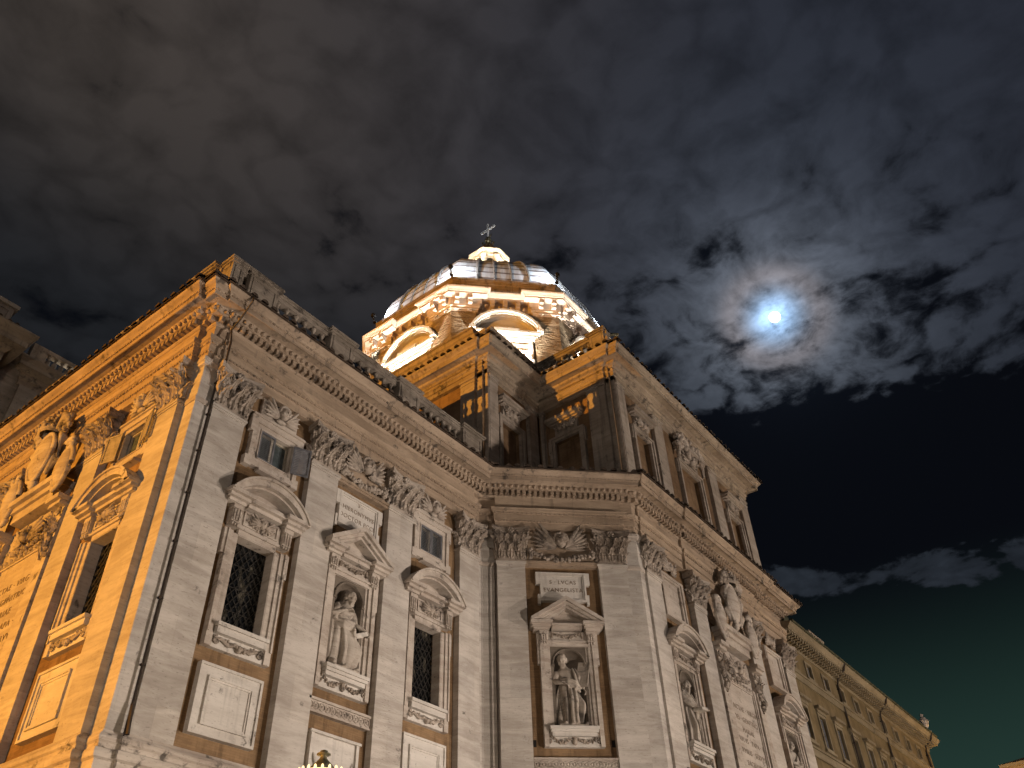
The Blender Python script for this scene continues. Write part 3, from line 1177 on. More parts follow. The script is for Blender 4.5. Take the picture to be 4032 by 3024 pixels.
for w, a in ((WA, A1), (WA, A3), (WB, B1), (WB, B3)): big_window(w, a)
small_window(WA, A1, math.radians(166), math.radians(166), 'shutter_orange')
small_window(WA, A3)
small_window(WB, B1, 0, math.radians(158))
small_window(WB, B3)


# ---- framed panels, plaques
def panel_mesh():
    mb = MB()
    mb.box(-.98, .98, .10, .27, 8.50, 10.24)
    mb.picture(-.98, .98, 8.50, 10.24, .07, .06, .10)
    mb.picture(-.70, .70, 8.74, 9.94, .055, .04, .10)
    mb.picture(-.645, .645, 8.795, 9.885, .05, .07, .10)
    return mb.mesh("framed_panel", M['marble'])


def low_panel_mesh():
    mb = MB()
    mb.box(-.90, .90, .14, .27, 8.07, 9.40)
    mb.box(-.95, .95, .04, .27, 9.401, 9.47)
    for sx in (-1, 1):
        mb.box(sx * .90, sx * .80, .08, .14, 8.07, 9.40)
        mb.tube([(sx * .74, .10, 8.15), (sx * .60, .08, 8.5), (sx * .74, .10, 8.9)], [.02, .05, .02], 6)
    return mb.mesh("framed_panel", M['marble'])


for w, a in ((WA, A1), (WA, A3), (WB, B1), (WB, B3)): part("framed_panel", cached('panel', panel_mesh), CH, w.loc(a), w.rz)
for w, a in ((WB, B2), (WC, C2_), (WD, D1), (WD, D3)): part("framed_panel", cached('lpanel', low_panel_mesh), CH, w.loc(a), w.rz)


def guilloche(hw):
    mb = MB()
    mb.box(-hw, hw, .06, .27, 9.92, 10.29)
    mb.box(-hw, hw, .0, .06, 10.23, 10.30)
    mb.box(-hw, hw, .02, .06, 9.90, 9.95)
    n = int(2 * hw / .205)
    for i in range(n):
        x = -hw + .11 + (2 * hw - .22) * i / (n - 1)
        pts = [(x + .10 * math.cos(q * PI / 6), .045, 10.09 + .10 * math.sin(q * PI / 6)) for q in range(13)]
        mb.tube(pts, .022, 5, False)
        mb.ell((x, .05, 10.09), (.045, .03, .045), 6, 5)
    return mb.mesh("guilloche_band", M['trim'])


for w, a, hw in ((WB, B2, 1.195), (WC, C2_, 1.45), (WD, D1, 1.42), (WD, D3, 1.45)):
    part("guilloche_band", guilloche(hw), CH, w.loc(a), w.rz)


def plaque_mesh():
    mb = MB()
    mb.box(-.90, .90, .12, .27, 16.02, 17.22)
    mb.picture(-.90, .90, 16.02, 17.22, .07, .05, .12)
    mb.picture(-.82, .82, 16.10, 17.14, .05, .08, .12)
    for sx in (-1, 1): mb.box(sx * .90, sx * 1.06, .06, .27, 16.72, 17.22)
    for sx in (-1, 1): mb.box(sx * .90, sx * 1.0, .08, .27, 15.9, 16.3)
    return mb.mesh("name_plaque", M['marble'])


def plaque(w, a, lines, size, z, mat='lettering'):
    o = part("name_plaque", cached('plq', plaque_mesh), CH, w.loc(a), w.rz)
    t_ = part("inscription", text_mesh(lines, size, M[mat]), o)
    t_.location = (0, .115, z)


plaque(WB, B2, ["S", "HIERONYMVS", "DOCTOR ECCL"], .215, 16.72, 'lettering_faint')
plaque(WC, C2_, ["S \u00b7 LVCAS", "EVANGELISTA"], .225, 16.66)


def blank_panel():
    mb = MB()
    mb.box(-.70, .70, .17, .27, 16.4, 18.0)
    mb.picture(-.80, .80, 16.3, 18.1, .13, .08, .17)
    mb.picture(-.92, .92, 16.22, 18.18, .12, .03, .27)
    for sx in (-1, 1): mb.box(sx * .92, sx * 1.02, .05, .27, 17.5, 18.18)
    return mb.mesh("blank_panel", M['trim'])


for a in (D1, D3):
    part("blank_panel", cached('blank', blank_panel), CH, WD.loc(a), WD.rz)
    mb = MB()
    cherub(mb, 18.62, .12, .9)
    for sx in (-1, 1): wing(mb, sx, sx * .1, 18.45, .14, .7, .35)
    part("cherub_relief", mb.mesh("cherub_relief", M['carve']), CH, WD.loc(a), WD.rz)
part("winged_head_relief", angel_large('carve', 1.05), CH, WB.loc(B2), WB.rz)
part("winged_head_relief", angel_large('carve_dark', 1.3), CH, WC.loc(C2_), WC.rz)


# ---- statue niches
def niche_frame(hw=1.08):
    mb = MB()
    for sx in (-1, 1):
        mb.box(sx * .75, sx * .90, .08, .27, 11.02, 14.36)
        mb.box(sx * .90, sx * (hw - .03), .02, .27, 10.66, 14.36)
        mb.box(sx * (hw - .03), sx * (hw + .06), .06, .27, 13.55, 14.90)
        mb.box(sx * .66, sx * .75, .14, .27, 11.3, 14.24)
        mb.box(sx * (hw - .28), sx * (hw - .031), .05, .27, 14.361, 14.78)
    mb.box(-.75, .75, .08, .27, 14.241, 14.36)
    mb.box(-hw + .03, hw - .03, .02, .27, 14.362, 14.44)
    mb.box(-.79, .79, .10, .27, 14.441, 14.80)
    mb.picture(-.60, .60, 14.47, 14.76, .03, .07, .10)
    consoles(mb, .88, 14.2, 14.77)
    return mb.mesh("niche", M['trim'])


def niche_shell():
    """arched recess: straight drum below, half dome above, spandrels flush with the frame"""
    mb = MB()
    r_, zs, y0 = .56, 13.56, .16
    n = 12
    cyl = [(r_ * math.cos(PI * i / n), y0 + .78 * r_ * math.sin(PI * i / n)) for i in range(n + 1)]
    vs = [(x, y, 11.3) for x, y in cyl] + [(x, y, zs) for x, y in cyl]
    mb.add(vs, [(i, i + 1, n + 2 + i, n + 1 + i) for i in range(n)])
    mb.add([(x, y, 11.301) for x, y in cyl], [tuple(range(n + 1))])
    m_ = 8
    vs = []
    for j in range(m_ + 1):
        e = PI / 2 * j / m_
        for x, y in cyl: vs.append((x * math.cos(e), y0 + (y - y0) * math.cos(e), zs + r_ * math.sin(e)))
    fs = [(j * (n + 1) + i, j * (n + 1) + i + 1, (j + 1) * (n + 1) + i + 1, (j + 1) * (n + 1) + i) for j in range(m_) for i in range(n)]
    mb.add(vs, fs)
    arc = [(r_ * math.cos(PI * i / 16), zs + r_ * math.sin(PI * i / 16)) for i in range(17)]
    for i in range(16):
        a, b_ = arc[i], arc[i + 1]
        mb.add([(a[0], y0, a[1]), (b_[0], y0, b_[1]), (b_[0], y0, 14.25), (a[0], y0, 14.25)], [(0, 1, 2, 3)])
    for sx in (-1, 1):
        mb.box(sx * r_, sx * .665, y0, y0 + .1, 11.3, zs)
        mb.box(sx * r_, sx * .665, y0, y0 + .1, zs, 14.25)
        mb.box(sx * (r_ - .02), sx * .66, y0 - .04, y0 + .2, zs - .06, zs + .02)
    pts = [(.60 * math.cos(PI * i / 16), y0 - .02, zs + .60 * math.sin(PI * i / 16)) for i in range(17)]
    mb.tube(pts, .03, 6)
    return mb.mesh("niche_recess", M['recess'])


def niche_carving():
    mb = MB()
    garland(mb, -.52, .52, 14.70, .13, .06, 13, .05, 12)
    for sx in (-1, 1):
        mb.tube([(sx * .55, .06, 14.72), (sx * .57, .06, 14.55)], [.03, .05], 6)
        garland(mb, sx * .06, sx * .80, 10.98, .17, .06, 9, .05, 20 + sx)
        spiral(mb, (sx * .86, .06, 10.86), .10, 1.4, ((1, 0, 0), PI / 2, -sx), .035)
        spiral(mb, (sx * .88, -.05, 14.62), .07, 1.3, ((1, 0, 0), PI / 2, -sx), .03)
    mb.ell((0, .04, 10.84), (.09, .07, .14), 8, 6)
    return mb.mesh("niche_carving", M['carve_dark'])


def niche_sill():
    mb = MB()
    mb.box(-.86, .86, -.18, .27, 11.20, 11.299)
    mb.box(-.82, .82, -.13, .27, 11.11, 11.199)
    mb.box(-.78, .78, -.07, .27, 10.99, 11.109)
    mb.box(-.90, .90, .08, .27, 10.66, 10.989)
    return mb.mesh("niche_sill", M['marble'])


def niche(w, a, seg):
    o = part("niche", cached('nf', niche_frame), CH, w.loc(a), w.rz)
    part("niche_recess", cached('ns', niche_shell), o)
    part("niche_carving", cached('nc', niche_carving), o)
    part("sill", cached('nsl', niche_sill), o)
    if seg:
        part("pediment", cached('pseg', lambda: pediment_seg().mesh("pediment", M['trim'])), o)
    else:
        part("pediment", cached('ptri', lambda: pediment_tri().mesh("pediment", M['trim'])), o)


niche(WB, B2, False)
niche(WC, C2_, False)
niche(WD, D1, True)
niche(WD, D3, True)
mb = MB()
mb.box(4.83 - C2_, 4.94 - C2_, .235, .26, 10.70, 10.93)
mb.box(7.58 - C2_, 7.70 - C2_, .235, .26, 10.72, 10.95)
part("wall_vent", mb.mesh("wall_vent", M['darkvoid']), CH, WC.loc(C2_), WC.rz)


# ---- the inscription aedicules with their coats of arms, middle of the two long fronts
def shield(mb, c, w_, h_, y):
    n = 18
    front = []
    for i in range(n):
        a = 2 * PI * i / n
        x = math.cos(a) * w_ * (1 - .18 * math.sin(a) ** 2)
        z = math.sin(a) * h_ - (.12 * h_ if math.sin(a) < -.8 else 0)
        front.append((x, z))
    rings = []
    for s_, dy in ((1., 0), (.97, -.10), (.82, -.17), (.5, -.24), (.02, -.27)):
        rings.append([(c[0] + x * s_, y + dy, c[1] + z * s_) for x, z in front])
    vs = [p for r_ in rings for p in r_]
    fs = [(j * n + i, j * n + (i + 1) % n, (j + 1) * n + (i + 1) % n, (j + 1) * n + i) for j in range(len(rings) - 1) for i in range(n)]
    mb.add(vs, fs)
    mb.tube([(c[0] + x * 1.12, y - .06, c[1] + z * 1.08) for x, z in front] + [(c[0] + front[0][0] * 1.12, y - .06, c[1] + front[0][1] * 1.08)], .085, 7)


def aedicule(w, a, lines, size, ink='lettering'):
    mb = MB()
    mb.box(-1.30, 1.30, .10, .27, 8.3, 14.95)
    for sx in (-1, 1):
        mb.box(sx * 1.30, sx * 1.42, .0, .27, 8.1, 15.0)
        mb.box(sx * 1.42, sx * 1.50, .05, .27, 8.1, 15.0)
        mb.box(sx * 1.50, sx * 2.05, -.06, .27, 8.1, 14.9)
        mb.box(sx * 1.46, sx * 2.12, -.28, .27, 15.98, 16.12)
        mb.box(sx * 1.42, sx * 2.16, -.40, .27, 16.121, 16.30)
        mb.box(sx * 1.50, sx * 2.06, -.05, .27, 14.901, 15.98)
    mb.box(-1.5, 1.5, .02, .27, 14.951, 15.10)
    mb.box(-1.46, 1.46, .10, .27, 15.101, 16.4)
    mb.picture(-1.3, 1.3, 8.3, 14.95, .07, .05, .10)
    # raised middle block of the broken pediment
    mb.box(-1.25, 1.25, -.22, .27, 16.50, 16.85)
    mb.box(-1.32, 1.32, -.32, .27, 16.851, 17.05)
    mb.box(-1.42, 1.42, -.46, .27, 17.051, 17.28)
    o = part("inscription_aedicule", mb.mesh("inscription_aedicule", M['trim']), CH, w.loc(a), w.rz)
    cv = MB()
    for sx in (-1, 1):
        c = sx * 1.78
        for q in range(3): leaf(cv, c + (q - 1) * .19, 15.05, .5, .22, 0, -.05, .14, .08)
        spiral(cv, (c - .2, -.16, 15.75), .14, 1.5, ((1, 0, 0), PI / 2, 1), .05)
        spiral(cv, (c + .2, -.16, 15.75), .14, 1.5, ((1, 0, 0), PI / 2, -1), .05)
        cv.tube([(c, -.1, 15.0), (c + .1, -.2, 14.6), (c - .05, -.1, 14.2)], [.16, .13, .04], 8)
        for q in range(12): cv.ell((c + random.uniform(-.2, .2), -.1 + random.uniform(-.06, .02), random.uniform(14.3, 15.2)), (.09, .08, .09), 6, 5)
    cherub(cv, 15.72, .06, 1.25, 15)
    for sx in (-1, 1): wing(cv, sx, sx * .2, 15.5, .08, .9, .3, 6)
    garland(cv, -1.2, 1.2, 15.5, .25, .05, 17, .07, 31)
    for i in range(9):
        cv.ell((-1.2 + .3 * i, -.0, 15.03), (.1, .06, .07), 6, 5)
    part("console_carving", cv.mesh("console_carving", M['carve']), o)
    sh = MB()
    shield(sh, (-.15, 18.62), .62, .86, -.42)
    shield(sh, (-1.62, 17.55), .42, .70, -.30)
    shield(sh, (1.62, 17.50), .42, .70, -.30)
    for sx in (-1, 1):
        spiral(sh, (sx * 1.62, -.38, 18.35), .28, 1.3, ((1, 0, 0), PI * .9, -sx), .13)
        spiral(sh, (sx * 1.55, -.36, 16.72), .2, 1.3, ((1, 0, 0), 0, sx), .1)
        sh.tube([(sx * .62, -.4, 19.3), (sx * .92, -.42, 18.9), (sx * .8, -.4, 18.2), (sx * .45, -.4, 17.7)], [.12, .15, .13, .07], 8)
    sh.ell((-.15, -.4, 17.55), (.22, .16, .22), 8, 6)
    part("shield", sh.mesh("shield", M['trim'], True), o)
    cr = MB()                                           # helmet-like crown and ribbons over the shield
    cr.lathe([(.40, 19.50), (.50, 19.62), (.46, 19.78), (.36, 19.98), (.26, 20.14), (.14, 20.28), (.05, 20.34), (.10, 20.42), (.02, 20.5)], (-.15, -.42), 14)
    for q in range(3):
        rr_ = (.50, .40, .29)[q]
        zq = (19.66, 19.9, 20.1)[q]
        for i in range(12): cr.ell((-.15 + rr_ * math.cos(i * PI / 6), -.42 + rr_ * math.sin(i * PI / 6), zq), (.07, .07, .07), 6, 4)
    for sx in (-1, 1):
        cr.tube([(sx * .35, -.45, 19.55), (sx * .75, -.52, 19.95), (sx * 1.02, -.5, 19.7), (sx * .95, -.45, 19.3)], [.13, .16, .15, .08], 8)
        spiral(cr, (sx * .80, -.5, 19.72), .24, 1.3, ((1, 0, 0), PI, -sx), .10)
        for q in range(10): cr.ell((sx * random.uniform(.5, 1.1), -.45 + random.uniform(-.1, .1), random.uniform(19.3, 20.0)), (.10, .10, .12), 6, 5)
    part("crown_carving", cr.mesh("crown_carving", M['carve'], True), o)
    t_ = part("inscription", text_mesh(lines, size, M[ink], 1.55), o)
    t_.location = (0, .094, 12.35)


LAT = ["SANCTAE \u00b7 VIRGINI", "DEI \u00b7 GENITRICI", "MARIAE", "PAVLVS \u00b7 PAPA \u00b7 V", "HVMILIS \u00b7 SERVVS", "SACELLVM", "OBTVLIT", "AN \u00b7 M \u00b7 DC \u00b7 XI"]
aedicule(WA, -26.2, LAT, .30)
aedicule(WD, D2, LAT, .29, 'lettering_faint')


# ---- balustrades over the corner wing
def baluster_mesh():
    mb = MB()
    mb.lathe([(0, 0), (.11, 0), (.11, .06), (.07, .07), (.06, .12), (.09, .2), (.125, .30), (.12, .36), (.07, .44), (.048, .52), (.055, .58), (.075, .60), (.06, .63), (.10, .64), (.10, .70), (0, .70)], (0, 0), 10)
    return mb.mesh("baluster", M['balu'], True)


BAL = baluster_mesh()


def pedestal(w, c, hw, z0, z1, dd=.55, front=0.):
    mb = MB()
    mb.box(-hw, hw, -front, dd, z0, z1 - .17)
    mb.picture(-hw + .1, hw - .1, z0 + .1, z1 - .27, .06, -front - .03, -front)
    mb.box(-hw - .07, hw + .07, -front - .08, dd + .07, z1 - .17, z1 - .10)
    mb.box(-hw - .13, hw + .13, -front - .14, dd + .12, z1 - .10, z1)
    return mb.mesh("pedestal", M['balu'])


def balustrade(w, a0, a1, peds, zb, zt, d=0., sc=1.):
    """rail from a0 to a1 with solid pedestals (a, half width)"""
    mb = MB()
    c = (a0 + a1) / 2
    h = (a1 - a0) / 2
    zr = zt - .32 * sc
    mb.box(-h, h, .08, .40, zr + .0, zt - .16)
    mb.box(-h, h, .03, .45, zt - .159, zt - .07)
    mb.box(-h, h, -.01, .49, zt - .069, zt - .01)
    hb = .84 * sc
    mb.box(-h, h, .0, .48, zb, zr - hb + .0)
    o = part("balustrade", mb.mesh("balustrade", M['balu']), CH, w.loc(c, d), w.rz)
    pl = sorted(peds)
    for a, hw in pl:
        p_ = part("pedestal", pedestal(w, a, hw, zb, zt, .56, .05), o)
        p_.location = (a - c, 0, 0)
    edges = [a0] + [e for a, hw in pl for e in (a - hw, a + hw)] + [a1]
    for i in range(0, len(edges) - 1, 2):
        e0, e1 = edges[i], edges[i + 1]
        L = e1 - e0
        if L < .3: continue
        n = max(1, round(L / .40))
        for q in range(n):
            b_ = part("baluster", BAL, o)
            b_.location = (e0 - c + L * (q + .5) / n, .24, zr - hb)
            b_.scale = (sc, sc, sc * 1.2)
    return o


balustrade(WB, 9.55, 22.85, [(9.83, .25), (10.93, .6), (14.6, .56), (18.24, .58), (22.18, .62)], 21.5, 23.55)
balustrade(WA, -34.4, -18.95, [(-19.75, .66), (-24.1, .62), (-28.9, .6), (-32.9, .6)], 21.5, 23.55, 0.)

# ---- attic (upper block) walls
AW = (-.7, .7, 22.6, 25.5)
AWC = (-1.05, 1.05, 22.6, 26.0)


def uwall(w, a0, a1, holes):
    me = grid_wall(a0, a1, 21.0, 28.9, holes, .2, .45).mesh("attic_wall", M['attic_brown'])
    part("attic_wall", me, CH, w.loc(0), w.rz)


EW = -22.6
FW_, GW_ = 25.08, -16.87
HW1, HW2, HW3 = 29.75, 34.65, 39.6
uwall(WE, -34.4, -18.33, [hole(EW, AW)])
uwall(WF, 23.05, 27.5, [hole(FW_, AW)])
uwall(WG, -18.5, -13.99, [hole(GW_, AW)])
uwall(WH, 27.3, 41.8, [hole(HW1, AW), hole(HW2, AWC), hole(HW3, AW)])
mb = MB()
mb.box(41.60, 41.82, 14.0, 34.4, 18, 28.9)
part("attic_wall", mb.mesh("attic_wall", M['attic']), CH, B0)
mb = MB()
mb.prism_xy([(23.4, 34.4), (23.4, 18.7), (27.7, 18.7), (27.7, 14.4), (41.6, 14.4), (41.6, 34.4)], 28.7, 29.0)
part("attic_roof", mb.mesh("attic_roof", M['tile']), CH, B0)


def upil(w, a0, a1):
    c, hw = (a0 + a1) / 2, (a1 - a0) / 2
    mb = MB()
    mb.box(-hw, hw, 0, .25, 21.0, 27.3)
    mb.box(-hw - .03, hw + .03, -.03, .25, 27.3, 27.38)
    mb.box(-hw - .05, hw + .05, -.06, .25, 27.5, 27.6)
    mb.box(-hw, hw, 0, .25, 27.38, 27.5)
    part("attic_pilaster", mb.mesh("attic_pilaster", M['attic']), CH, w.loc(c), w.rz)


for w, a0, a1 in ((WE, -19.85, -19.0), (WE, -25.9, -25.0), (WF, 23.35, 23.98), (WF, 26.42, 27.1), (WG, -15.5, -14.5), (WG, -18.3, -18.12),
                  (WH, 27.62, 28.3), (WH, 31.0, 31.95), (WH, 36.95, 37.95), (WH, 40.85, 41.82)): upil(w, a0, a1)
for poly in ([(23.22, 19.0), (23.22, 18.35), (23.4, 18.35), (23.4, 19.0)], [(27.47, 14.5), (27.47, 14.02), (27.7, 14.02), (27.7, 14.5)]):
    mb = MB()
    mb.prism_xy(poly, 21.0, 28.5)
    part("attic_pier", mb.mesh("attic_pier", M['attic']), CH, B0)


def awin(hw, zt, big=False):
    mb = MB()
    for sx in (-1, 1):
        mb.box(sx * hw, sx * (hw + .14), .06, .22, 22.6, zt)
        mb.box(sx * (hw + .14), sx * (hw + .28), .0, .22, 22.4, zt + .14)
        mb.box(sx * (hw + .28), sx * (hw + .36), .05, .22, zt - .6, zt + .14)
    mb.box(-hw - .14, hw + .14, .06, .22, zt, zt + .14)
    mb.box(-hw - .28, hw + .28, .0, .22, zt + .141, zt + .25)
    mb.box(-hw + .05, hw - .05, .08, .22, zt + .251, zt + .9)
    mb.box(-hw - .25, hw + .25, -.16, .22, zt + .98, zt + 1.10)
    mb.box(-hw - .32, hw + .32, -.28, .22, zt + 1.101, zt + 1.25)
    mb.box(-hw - .1, hw + .1, -.05, .22, zt + .901, zt + .98)
    return mb.mesh("attic_window", M['attic'])


def awin_carv(hw, zt, big=False):
    mb = MB()
    cherub(mb, zt + .6, .06, 1. if not big else 1.5, 44)
    for sx in (-1, 1):
        wing(mb, sx, sx * .1, zt + .5, .06, hw * .85, .2, 5)
        if big:
            spiral(mb, (sx * 1.1, -.1, zt + 1.25), .4, 1.4, ((1, 0, 0), PI / 2, -sx), .16)
            mb.tube([(sx * .2, -.1, zt + 1.5), (sx * .8, -.15, zt + 1.75), (sx * 1.2, -.1, zt + 1.2), (sx * 1.35, -.05, zt + .3)], [.15, .18, .16, .08], 8)
    if big:
        for q in range(30): mb.ell((random.uniform(-1, 1), -.12 + random.uniform(-.1, .1), zt + random.uniform(.7, 1.9)), (.16, .13, .16), 6, 5)
    garland(mb, -hw * .9, hw * .9, zt + .75, .25, .05, 13, .07, 33)
    return mb.mesh("window_carving", M['carve'])


def attic_window(w, a, hw=.7, zt=25.5, big=False):
    key = 'aw%s' % big
    o = part("attic_window", cached(key, lambda: awin(hw, zt, big)), CH, w.loc(a), w.rz)
    part("window_carving", cached(key + 'c', lambda: awin_carv(hw, zt, big)), o)

    def fill():
        mb = MB()
        mb.box(-hw, hw, .40, .44, 22.6, zt)
        return mb.mesh("blind_infill", M['attic_brown'])
    part("blind_infill", cached(key + 'f', fill), o)


for w, a in ((WE, EW), (WF, FW_), (WG, GW_), (WH, HW1), (WH, HW3)): attic_window(w, a)
attic_window(WH, HW2, 1.05, 26.0, True)

upath = [(UE, 34.4), (UE, 18.98), (23.22, 18.98), (23.22, 18.36), (23.34, 18.36), (23.34, UF), (UG, UF), (UG, 14.48), (27.47, 14.48), (27.47, 14.02), (27.6, 14.02), (27.6, UH), (41.85, UH), (41.85, 34.4)]
mb = MB()
mb.sweep(upath, [(-.3, 27.601), (0, 27.601), (0, 27.85), (.05, 27.86), (.05, 28.02), (.12, 28.08), (.12, 28.12), (-.02, 28.121), (-.02, 28.34), (.06, 28.36), (.12, 28.42), (.26, 28.47), (.30, 28.56), (.62, 28.58), (.62, 28.55), (.66, 28.55),
                  (.66, 28.76), (.70, 28.78), (.74, 28.86), (.84, 28.94), (.86, 29.0), (.86, 29.05), (.0, 29.2), (-.5, 29.25)])
uent = part("attic_entablature", mb.mesh("attic_entablature", M['attic_corn']), CH, B0)
mb = MB()
tile_row(mb, upath, .95, 29.07, .42, .125)
part("roof_tiles", mb.mesh("roof_tiles", M['tile']), uent)
balustrade(WG, -18.6, -14.0, [(-14.55, .42)], 29.05, 30.95, 0., 1.)
mb = MB()                                                # solid parapet over the west arm and the pier caps
for p_, z0, z1 in (([(UE, 34.4), (UE, 19.0)], 29.05, 30.75), ([(23.3, 18.36), (27.2, 18.36)], 29.05, 30.6)):
    mb.sweep(p_, [(-.5, z0), (0, z0), (0, z1 - .35), (.10, z1 - .3), (.14, z1 - .12), (.22, z1 - .1), (.22, z1), (-.5, z1 + .02)])
mb.box(23.15, 23.6, 18.4, 18.95, 29.06, 30.2)
mb.box(23.08, 23.67, 18.33, 19.02, 30.2, 30.42)
mb.box(27.42, 27.95, 14.05, 14.45, 29.06, 30.2)
mb.box(27.35, 28.02, 13.98, 14.52, 30.2, 30.4)
part("attic_parapet", mb.mesh("attic_parapet", M['attic_corn']), CH, B0)

# ---- drum
RW, AP = 8.62, 8.62 * math.cos(PI / 8)
HS = RW * math.sin(PI / 8)


def drum_wall(ang):
    a = math.radians(ang)
    fx, fy = DCX + AP * math.cos(a), DCY + AP * math.sin(a)
    return (fx, fy, 0.), a + PI / 2


def drum_side_mesh():
    return grid_wall(-HS, HS, 29.0, 38.6, [(-.95, .95, 31.2, 35.0)], .42, .4).mesh("drum_wall", M['drumwall'])


def drum_pier_mesh():
    mb = MB()
    for sx in (-1, 1):
        pts = [(sx * 1.78, 0), (sx * HS, 0), (sx * (HS - .19), .46), (sx * 1.78, .46)]
        if sx < 0: pts = pts[::-1]
        mb.prism_xy(pts, 29.0, 38.0)
    return mb


def drum_window_mesh():
    mb = MB()
    for sx in (-1, 1):
        mb.box(sx * .951, sx * 1.15, .30, .44, 31.2, 35.0)
        mb.box(sx * 1.15, sx * 1.32, .22, .44, 31.2, 35.1)
        mb.box(sx * 1.32, sx * 1.62, .10, .44, 34.2, 36.0)
        mb.tube([(sx * 1.45, .1, 34.6), (sx * 1.5, .0, 34.3), (sx * 1.45, .12, 33.4)], [.13, .16, .08], 8)
    mb.box(-.951, .951, .30, .44, 35.0, 35.15)
    mb.box(-1.32, 1.32, .22, .44, 35.151, 35.32)
    mb.box(-1.3, 1.3, .28, .44, 35.321, 35.85)
    mb.box(-1.75, 1.75, .02, .44, 36.0, 36.15)
    mb.box(-1.9, 1.9, -.10, .44, 36.151, 36.3)
    mb.box(-2.05, 2.05, -.24, .44, 36.301, 36.45)
    mb.box(-.75, .75, -.34, .44, 36.25, 36.52)
    return mb


def drum_ped_mesh():
    mb = MB()
    arc_band(mb, 2.2, 36.5, 38.15, .16, -.32, .44, 24)
    arc_band(mb, 2.06, 36.48, 37.99, .12, -.2, .44, 24)
    arc_band(mb, 1.9, 36.46, 37.83, .08, -.1, .44, 24)
    o = seg_arc(1.85, 36.46, 37.72, 16)
    mb.prism_xz(o, .26, .44)
    mb.box(-.45, .45, .18, .26, 36.6, 37.2)
    for sx in (-1, 1): mb.box(sx * 1.85, sx * 2.25, -.32, .44, 36.451, 36.62)
    return mb


for ang in (135, 180, 225, 270, 315):
    loc, rz = drum_wall(ang)
    dw = part("drum_wall", cached('dws', drum_side_mesh), CH, loc, rz)
    part("drum_pier", cached('dps', lambda: drum_pier_mesh().mesh("drum_pier", M['pier'])), CH, loc, rz)
    o = part("drum_window", cached('dwn', lambda: drum_window_mesh().mesh("drum_window", M['marble'])), CH, loc, rz)
    part("pediment", cached('dpd', lambda: drum_ped_mesh().mesh("pediment", M['marble'])), o)

    def dpane():
        mb = MB()
        mb.box(-.95, .95, .78, .82, 31.2, 35.0)
        return mb.mesh("pane", M['curtain_glass'])

    def dbars():
        mb = MB()
        mb.box(-.04, .04, .70, .76, 31.2, 35.0)
        mb.box(-.95, .95, .70, .76, 33.6, 33.7)
        mb.picture(-.95, .95, 31.2, 35., .1, .68, .78)
        return mb.mesh("glazing_bars", M['casement'])
    part("pane", cached('dpn', dpane), o)
    part("glazing_bars", cached('dbr', dbars), o)


def octo(R_):
    return [(DCX + R_ * math.cos(math.radians(22.5 - 45 * i)), DCY + R_ * math.sin(math.radians(22.5 - 45 * i))) for i in range(8)]


def octo_break(R_, e, inset):
    """octagon whose middle bays step in by inset; clockwise so that outward is to the right... of travel"""
    P = octo(R_)[::-1]
    out = []
    for i in range(8):
        a, b_ = Vector(P[i]), Vector(P[(i + 1) % 8])
        t = (b_ - a).normalized()
        n = Vector((t.y, -t.x))
        L = (b_ - a).length
        p1, p2 = a + t * e, b_ - t * e
        out += [tuple(a), tuple(p1), tuple(p1 - n * inset), tuple(p2 - n * inset), tuple(p2)]
    return out


dpath = octo_break(RW + .02, 1.58, .38)
mb = MB()
mb.sweep(dpath, [(-.5, 38.0), (.04, 38.0), (.04, 38.08), (.10, 38.12), (.10, 38.28), (.16, 38.32), (.16, 38.98), (.58, 39.0), (.58, 39.12), (.62, 39.14), (.66, 39.22), (.76, 39.34), (.78, 39.44), (-.6, 39.62)], True)
dcor = part("drum_cornice", mb.mesh("drum_cornice", M['modil']), CH, B0)
mb = MB()
for i in range(8):
    P = octo(RW + .02)[::-1]
    a, b_ = Vector(P[i]), Vector(P[(i + 1) % 8])
    t = (b_ - a).normalized()
    n = Vector((t.y, -t.x))
    L = (b_ - a).length
    for s_ in (.32, 1.12, L - 1.12, L - .32):
        obox(mb, a + t * s_, t, n, .13, .1, .56, 38.66, 38.99)
        obox(mb, a + t * s_, t, n, .13, .1, .38, 38.46, 38.66)
        obox(mb, a + t * s_, t, n, .14, .06, .2, 38.0, 38.1)
    for q in range(5):
        s_ = 1.72 + (L - 3.44) * q / 4
        obox(mb, a + t * s_ - n * .38, t, n, .13, .1, .56, 38.60, 38.99)
        obox(mb, a + t * s_ - n * .38, t, n, .13, .1, .36, 38.36, 38.60)
        obox(mb, a + t * s_ - n * .38, t, n, .16, .06, .2, 38.0, 38.1)
        if q < 4:
            c = a + t * (s_ + (L - 3.44) / 8) - n * .2
            for z_ in range(3): mb.ell((c.x + random.uniform(-.1, .1), c.y + random.uniform(-.1, .1), 38.5 + .1 * z_), (.1, .1, .09), 6, 5)
part("modillions", mb.mesh("modillions", M['modil']), dcor)
mb = MB()
mb.sweep(octo(8.45)[::-1], [(-.5, 39.5), (0, 39.5), (0, 40.62), (.06, 40.66), (.10, 40.78), (.18, 40.84), (.20, 40.98), (-1.2, 41.1)], True)
part("dome_plinth", mb.mesh("dome_plinth", M['ledge']), CH, B0)

# ---- dome, ribs, lantern
R0, H0 = 8.2, 6.55


def dome_r(z):
    t = max(0., min(1., (z - 41.0) / H0))
    return R0 * max(.0, 1 - t ** 2.05) ** .5


